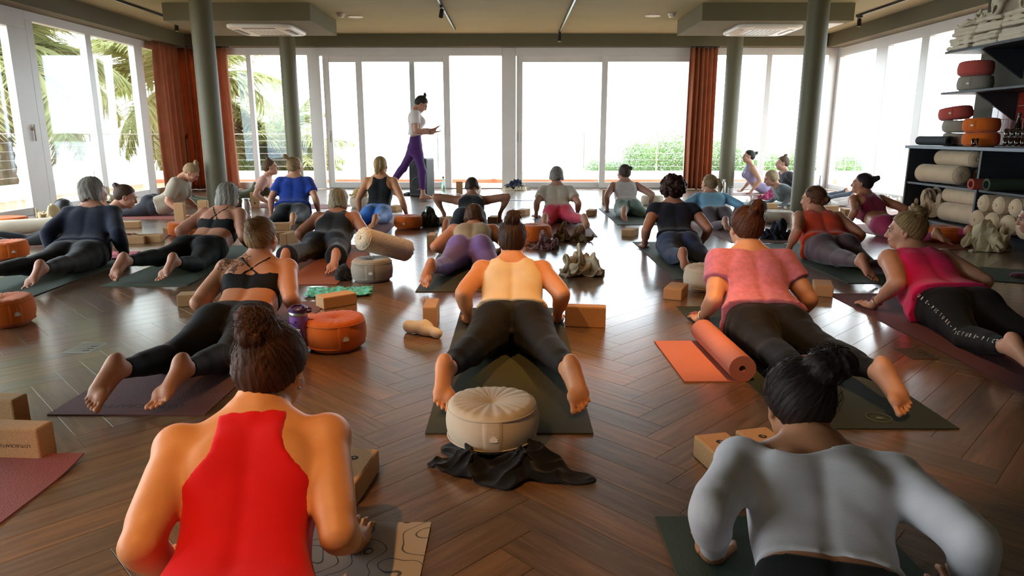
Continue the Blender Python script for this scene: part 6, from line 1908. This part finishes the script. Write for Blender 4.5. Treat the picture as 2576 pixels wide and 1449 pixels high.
put(label='woman in a lilac bra top and leggings facing left beside the far right column', pos=(4.60, 12.80), hd=86, h=0.0152, lift=58, a0=14, a1=84, neck=86, head=(4, 4, 0), tone='c69a82', face=True,
    hands=((-.22, .26), (.24, .30)), elbow=BACK, ankles=((-.10, -0.800, 0.110), (.12, -0.800, 0.110)),
    hair=dict(style='bun', c='1b1718', c2='38302f', at=(0, -.120, .060), r=.036, n=5), top=dict(kind='racer', m=fabric('a6a2c8', .7, .2), name='bra_top', hem=.19, pw=1.2), bottom=legwear(fabric('a5a2ca', .7, .2), cuff=.03, waist=.12))
put(label='blond woman with a bob facing left, half hidden by the near right column', pos=(4.48, 10.62), hd=88, h=0.0146, lift=22, a1=46, neck=56, head=(4, -18, 0), tone='bf8e78', face=True,
    hands=((-.25, .40), (.25, .42)), elbow=OUT, ankles=((-.12, -0.800, 0.110), (.14, -0.800, 0.110)),
    hair=dict(style='bob', c='6e5c44', c2='c2ab84', down=.03, vol=.002, fringe=.01), top=dict(kind='tee', m=fabric('6c7478', .9), name='t_shirt', sleeve=.17, loose=.012, fold=.003, hem=.05), bottom=legwear(fabric('bab0aa', .8), cuff=.02))
put(label='woman with a pinned-up bun behind the near right column', pos=(4.92, 11.75), hd=90, h=0.0152, lift=44, a0=8, a1=70, neck=78, head=(0, 0, 0), tone='bf9480',
    hands=((-.24, .34), (.24, .34)), elbow=BACK, ankles=((-.12, -0.800, 0.110), (.14, -0.800, 0.110)),
    hair=dict(style='bun', c='3b2c22', c2='6e5440', at=(0, -.04, .125), r=.030, n=5), top=dict(kind='tee', m=fabric('3a3c44', .9), name='t_shirt', loose=.012, hem=.05), bottom=legwear(fabric('333842', .8), cuff=.02))
put(label='dark-haired woman in white and maroon at the right frame edge', pos=(4.42, 4.98), hd=50, h=0.0132, lift=24, a1=50, neck=58, head=(18, -10, 0), tone='a8735c', face=True,
    hands=((-.26, .44), (.28, .30)), elbow=OUT, ankles=((-.12, -0.800, 0.110), (.14, -0.800, 0.110)),
    hair=dict(style='bob', c='15110f', c2='2c2420', down=.0, vol=.0), top=dict(kind='tee', m=fabric('5a2434', .9), name='t_shirt', loose=.012, hem=.05), bottom=legwear(fabric('26242a', .8), cuff=.02))

# --- the teacher, walking with open hands
put(label='teacher standing in a white T-shirt and purple leggings before the glass door', pos=(-1.56, 11.40), hd=-84, s=1.03, h=0.0140, hh=.008, zp=.90, lift=88, a0=90, a1=88, neck=66, head=(-4, -38, 0), tone='bd8a72', face=True, mat_z=.001, wide=.96, hipw=.075,
    hands=((-.10, .30, 1.10), (.13, .26, 1.05)), elbow=(vec(-.5, -1, -.5), vec(.5, -1, -.5)), palms=(((.15, .75, .6), (0, -.6, .8), 1), ((-.1, .9, .25), (.2, -.25, .95), -1)), curl=.012,
    ankles=((-.04, -0.455, 0.175), (.06, .10, .075)), knee=(vec(0, 1, 0), vec(0, 1, 0)), calf=(0, -1, 0), feet=(((0, .75, -.62), (0, -.62, -.75)), ((0.05, 1, 0), (0, 0, -1))), footpad=.3,
    hair=dict(style='bun', c='1d1917', c2='3a322c', at=(0, -.035, .135), r=.030, n=5, sq=(.8, .8, 1.6)),
    top=dict(kind='tee', m=fabric('dcd2cd', .9), name='t_shirt', sleeve=.16, loose=.03, fold=.005, hem=.12, th=.010), bottom=legwear(fabric('4b2463', .7, .2), cuff=.10, waist=.11), extra=(bracelet(1, M_BLACKT),))


# ------------------------------------------------------------------ terrace and the world outside
M_TERRA = mat('terracotta_tile', rgb('c98d6c'), .8, .15, 4., .1, 60)
M_PARA = mat('white_parapet', rgb('e2e4e2'), .85, .05, 2.)
M_SEA = mat('sea_water', rgb('9fb4c0'), .2, .10, .05, .4, 1.5, bdist=.1)
M_LEAF = mat('shrub_leaf', rgb('7d9460'), .7, .25, 3.)
M_PALM = mat('palm_leaf', rgb('808c58'), .7, .25, 2., dark=rgb('a08f60'))
def see_through(m, f):
    k = NT(m); b = k.n['Principled BSDF']; tl = k.new('ShaderNodeBsdfTranslucent'); mx = k.new('ShaderNodeMixShader'); mx.inputs[0].default_value = f
    k.link(b.inputs['Base Color'].links[0].from_socket, tl.inputs[0]); k.link(b.outputs[0], mx.inputs[1]); k.link(tl.outputs[0], mx.inputs[2]); k.link(mx.outputs[0], k.n['Material Output'].inputs[0])
see_through(M_PALM, .45); see_through(M_LEAF, .35)
M_TRUNK = mat('palm_trunk', rgb('7a6850'), .9, .25, 6., .5, 25)
tf = MB().box(XL - 2.2, XR + 2.4, -1, 16.4, -.30, -.05).build('floor_terrace', M_TERRA); tf['kind'] = 'structure'
tl_mesh = MB().bbox(.004, .326, .004, .326, -.05, -.03, .004).mesh('terracotta_paver'); tl_mesh.materials.append(M_TERRA)
n_t = 0
for i in range(50):
    for j in range(7):
        x = XL - 2.0 + i * .33; y = YB + .16 + j * .33
        if x > XR + 2: break
        o = bpy.data.objects.new('terracotta_paver', tl_mesh); COL.objects.link(o); o.parent = tf; o.location = (x, y, 0); n_t += 1
        if n_t >= 300: break
    if n_t >= 300: break
mb = MB()
for i in range(6):
    for j in range(40):
        x = XL - 2.1 + i * .33; y = YB - .2 - j * .33
        mb.box(x + .004, x + .326, y + .004, y + .326, -.05, -.03)
        x = XR + .15 + i * .33
        mb.box(x + .004, x + .326, y + .004, y + .326, -.05, -.03)
o = mb.build('side_pavers', M_TERRA, tf); o['kind'] = 'stuff'
w = struct(MB().bbox(XL - 2.0, XR + 2.2, 16.1, 16.28, -.05, .235, .01).build('wall_terrace_back', M_PARA))
w = struct(MB().bbox(XL - 2.05, XL - 1.87, -1, 16.28, -.05, .225, .01).build('wall_terrace_left', M_PARA))
w = struct(MB().bbox(XR + 2.02, XR + 2.2, -1, 16.28, -.05, .20, .01).build('wall_terrace_right', M_PARA))
sk = struct(MB().box(XL - 1.87, XR + 2.02, 16.08, 16.1, -.05, .045).build('baseboard_terrace', M_TERRA))
M_RAIL = mat('rail_wire', rgb('a9a8a2'), .5, .05, 9., metal=.5)
def railing(p0, p1, label, n):
    r = empty('railing', (p0[0], p0[1], .22))
    v = Vector((p1[0] - p0[0], p1[1] - p0[1], 0))
    for i in range(n + 1):
        q = v * (i / n); MB().box(q.x - .012, q.x + .012, q.y - .012, q.y + .012, 0, .86).build('post', M_RAIL, r)
    for k_ in range(6):
        z = .12 + k_ * .145
        MB().tube([(0, 0, z), (v.x, v.y, z)], .004 if k_ < 5 else .012, 6).build('wire' if k_ < 5 else 'top_rail', M_RAIL, r)
    tag(r, label, 'railing')
railing((XL - 1.96, -.5), (XL - 1.96, 16.19), 'thin wire railing on the white kerb outside the left windows', 8)
railing((XL - 1.96, 16.19), (XR + 2.11, 16.19), 'thin wire railing on the white kerb outside the back doors', 10)
railing((XR + 2.11, 16.19), (XR + 2.11, 7.5), 'thin wire railing on the white kerb outside the right windows', 6)
for x in (-.42, 2.55):
    r = empty('wall_lamp', (x, 16.10, .06))
    MB().bbox(-.06, .06, -.06, 0, 0, .13, .01).build('housing', M_PARA, r); MB().box(-.045, .045, -.065, -.058, .02, .11).build('lens', M_PLW, r)
    tag(r, 'square white lamp on the terrace kerb, %s of the middle door post' % ('left' if x < 0 else 'right'), 'wall lamp')
sea = struct(MB().box(-1500, 1500, 30, 2600, -11, -10).build('floor_sea', M_SEA))
land = struct(MB().box(-60, 60, -30, 42, -8, -4.5).build('floor_garden', mat('garden_soil', rgb('8b8562'), .95, .2, .5)))
hl = MB()
pts = [(-1, 0), (-.7, .5), (-.35, .8), (.1, 1), (.5, .7), (.85, .55), (1, 0)]
for side_ in (0,):
    n = len(pts)
    vs = [(x * 120, 0, z * 14) for x, z in pts] + [(x * 110, 60, z * 11) for x, z in pts]
    hl.add(vs, [(i, i + 1, n + i + 1, n + i) for i in range(n - 1)] + [tuple(range(n - 1, -1, -1)), tuple(range(n, 2 * n))])
o = hl.build('headland', mat('headland_rock', rgb('8c8f86'), .95, .2, .05), loc=(700, 1150, -10.5)); tag(o, 'hazy grey headland across the sea beyond the right windows', 'headland')

def frond_mesh(L, droop, seed, leaf=.42, n=80):
    rn = random.Random(seed); mb = MB()
    def spine(t): return Vector((0, L * t * (1 - .18 * droop * t), L * (.45 * t - droop * .75 * t * t)))
    mb.tube([spine(i / 10) for i in range(11)], .02, 5, rad=[.035 * (1 - .85 * i / 10) + .004 for i in range(11)])
    for i in range(n):
        t = .12 + .88 * i / n; p = spine(t); tg_ = (spine(min(1, t + .02)) - spine(t - .02)).normalized()
        ll = leaf * math.sin(math.pi * (.12 + .86 * t)) * rn.uniform(.85, 1.1) + .06
        for s_ in (-1, 1):
            d = (Vector((s_, 0, 0)) * .75 + tg_ * .65 + Vector((0, 0, rn.uniform(-.55, .15)))).normalized()
            w_ = tg_.cross(d).cross(d).normalized() * .0075
            e = p + d * ll + Vector((0, 0, -.18 * ll)); m_ = p + d * ll * .5
            mb.add([p - w_ * .6, p + w_ * .6, m_ + w_, m_ - w_, e], [(0, 1, 2, 3), (3, 2, 4)])
    return mb.mesh('frond')
FRONDS = [frond_mesh(1.0, .3 + .22 * i, i, leaf=.27) for i in range(5)]
for f_ in FRONDS: f_.materials.append(M_PALM)
def palm(x, y, z0, z1, n, L, label, seed):
    rn = random.Random(seed)
    r = empty('palm_tree', (x, y, z0))
    H = z1 - z0
    mb = MB(); pr = []
    for i in range(int(H / .12)):
        q = .17 + .03 * (i % 2); pr.append((q * (1.15 if z0 + i * .12 > z1 - .8 else 1), i * .12))
    mb.lathe(pr, 14).build('trunk', M_TRUNK, r)
    for i in range(n):
        f_ = FRONDS[rn.randrange(2, 5) if i < n * .45 else rn.randrange(0, 4)]
        o = bpy.data.objects.new('frond', f_); COL.objects.link(o); o.parent = r
        o.location = (0, 0, H - .1); s_ = L * rn.uniform(.85, 1.1); o.scale = (s_, s_, s_)
        up = rn.uniform(-50, -5) if i < n * .45 else rn.uniform(0, 55)
        o.rotation_euler = (math.radians(up), math.radians(rn.uniform(-15, 15)), 2 * math.pi * (i * .382 + rn.uniform(-.03, .03)))
    tag(r, label, 'palm tree')
palm(-9.9, 13.7, -4.5, 2.75, 44, 2.9, 'tall date palm outside the left windows', 2)
palm(-13.0, 12.4, -4.5, 2.4, 34, 2.7, 'date palm further left beyond the window handle', 8)
palm(-8.4, 18.6, -4.5, 2.2, 42, 2.9, 'date palm outside the back left corner window', 5)
palm(-6.6, 19.6, -4.5, .55, 44, 2.4, 'low date palm seen past the left columns', 9)

def leaf_cloud(n, seed, size=.06):
    rn = random.Random(seed)
    V = np.empty((n * 4, 3), f32)
    for i in range(n):
        while True:
            c = Vector((rn.uniform(-1, 1), rn.uniform(-1, 1), rn.uniform(-1, 1)))
            if c.length < 1: break
        c = c * (.6 + .4 * rn.random())
        a = Vector((rn.gauss(0, 1), rn.gauss(0, 1), rn.gauss(0, 1))).normalized(); b = a.cross(Vector((rn.gauss(0, 1), rn.gauss(0, 1), rn.gauss(0, 1)))).normalized()
        V[i * 4] = c - a * size; V[i * 4 + 1] = c + b * size * .45; V[i * 4 + 2] = c + a * size; V[i * 4 + 3] = c - b * size * .45
    return np_mesh('foliage', V, np.arange(n * 4).reshape(-1, 4), smooth=False)
CLOUDS = [leaf_cloud(4200, i, .045) for i in range(3)]
for c_ in CLOUDS: c_.materials.append(M_LEAF)
def shrub(x, y, zt, r_, label, seed, stems=4):
    rn = random.Random(seed)
    r = empty('shrub', (x, y, -4.5))
    H = zt + 4.5
    mb = MB()
    for i in range(stems):
        a = rn.uniform(0, 6.28); mb.tube([(0, 0, 0), (.3 * math.cos(a) * r_, .3 * math.sin(a) * r_, H * .5), (.6 * math.cos(a) * r_, .6 * math.sin(a) * r_, H - r_ * .7)], .05, 6, rad=[.09, .06, .02])
    mb.build('stems', M_TRUNK, r)
    for i in range(5):
        o = bpy.data.objects.new('foliage', CLOUDS[i % 3]); COL.objects.link(o); o.parent = r; o['kind'] = 'stuff'
        a = i * 2.4; q = r_ * rn.uniform(.45, .7)
        o.location = (math.cos(a) * r_ * .5, math.sin(a) * r_ * .5, H - r_ * rn.uniform(.5, 1.3)); o.scale = (q, q, q * rn.uniform(.7, 1.)); o.rotation_euler = (0, 0, rn.uniform(0, 6))
    tag(r, label, 'shrub')
shrub(4.2, 19.6, 1.15, 1.5, 'light green shrub outside beside the narrow curtain', 1)
shrub(6.6, 19.4, 1.35, 1.7, 'light green shrub outside between the two right columns', 2)
shrub(8.4, 18.6, .9, 1.4, 'light green shrub outside the back right corner window', 3)
shrub(2.9, 20.8, .6, .9, 'small pale shrub outside the middle right sliding door', 4)
shrub(-10.2, 11.9, .8, 1.1, 'bright green shrub outside the left window pane', 5)
shrub(-9.9, 9.9, .7, 1.2, 'green shrub outside the leftmost window pane', 6)
shrub(-6.4, 18.6, .5, .9, 'low green shrub outside the back left window', 7)
r = empty('metal_rack', (7.1, 14.6, -.03))
for (a, b) in ((-.22, -.1), (.22, -.1), (.1, .12)): MB().tube([(a, b, 0), (a, b, 1.2)], .012, 6).build('post', M_RAIL, r)
MB().tube([(-.22, -.1, 1.08), (.22, -.1, 1.08)], .012, 6).build('crossbar', M_RAIL, r); MB().tube([(-.22, -.1, 1.08), (.1, .12, 1.08), (.22, -.1, 1.08)], .01, 6).build('crossbar', M_RAIL, r)
for i in range(3): MB().lathe([(0, 0), (.09, 0), (.11, .2), (.1, .22), (0, .2)], 12, (-.2 + i * .2, .0, 0)).build('pot', M_PARA, r)
tag(r, 'thin metal plant rack on the terrace outside the right window', 'rack')
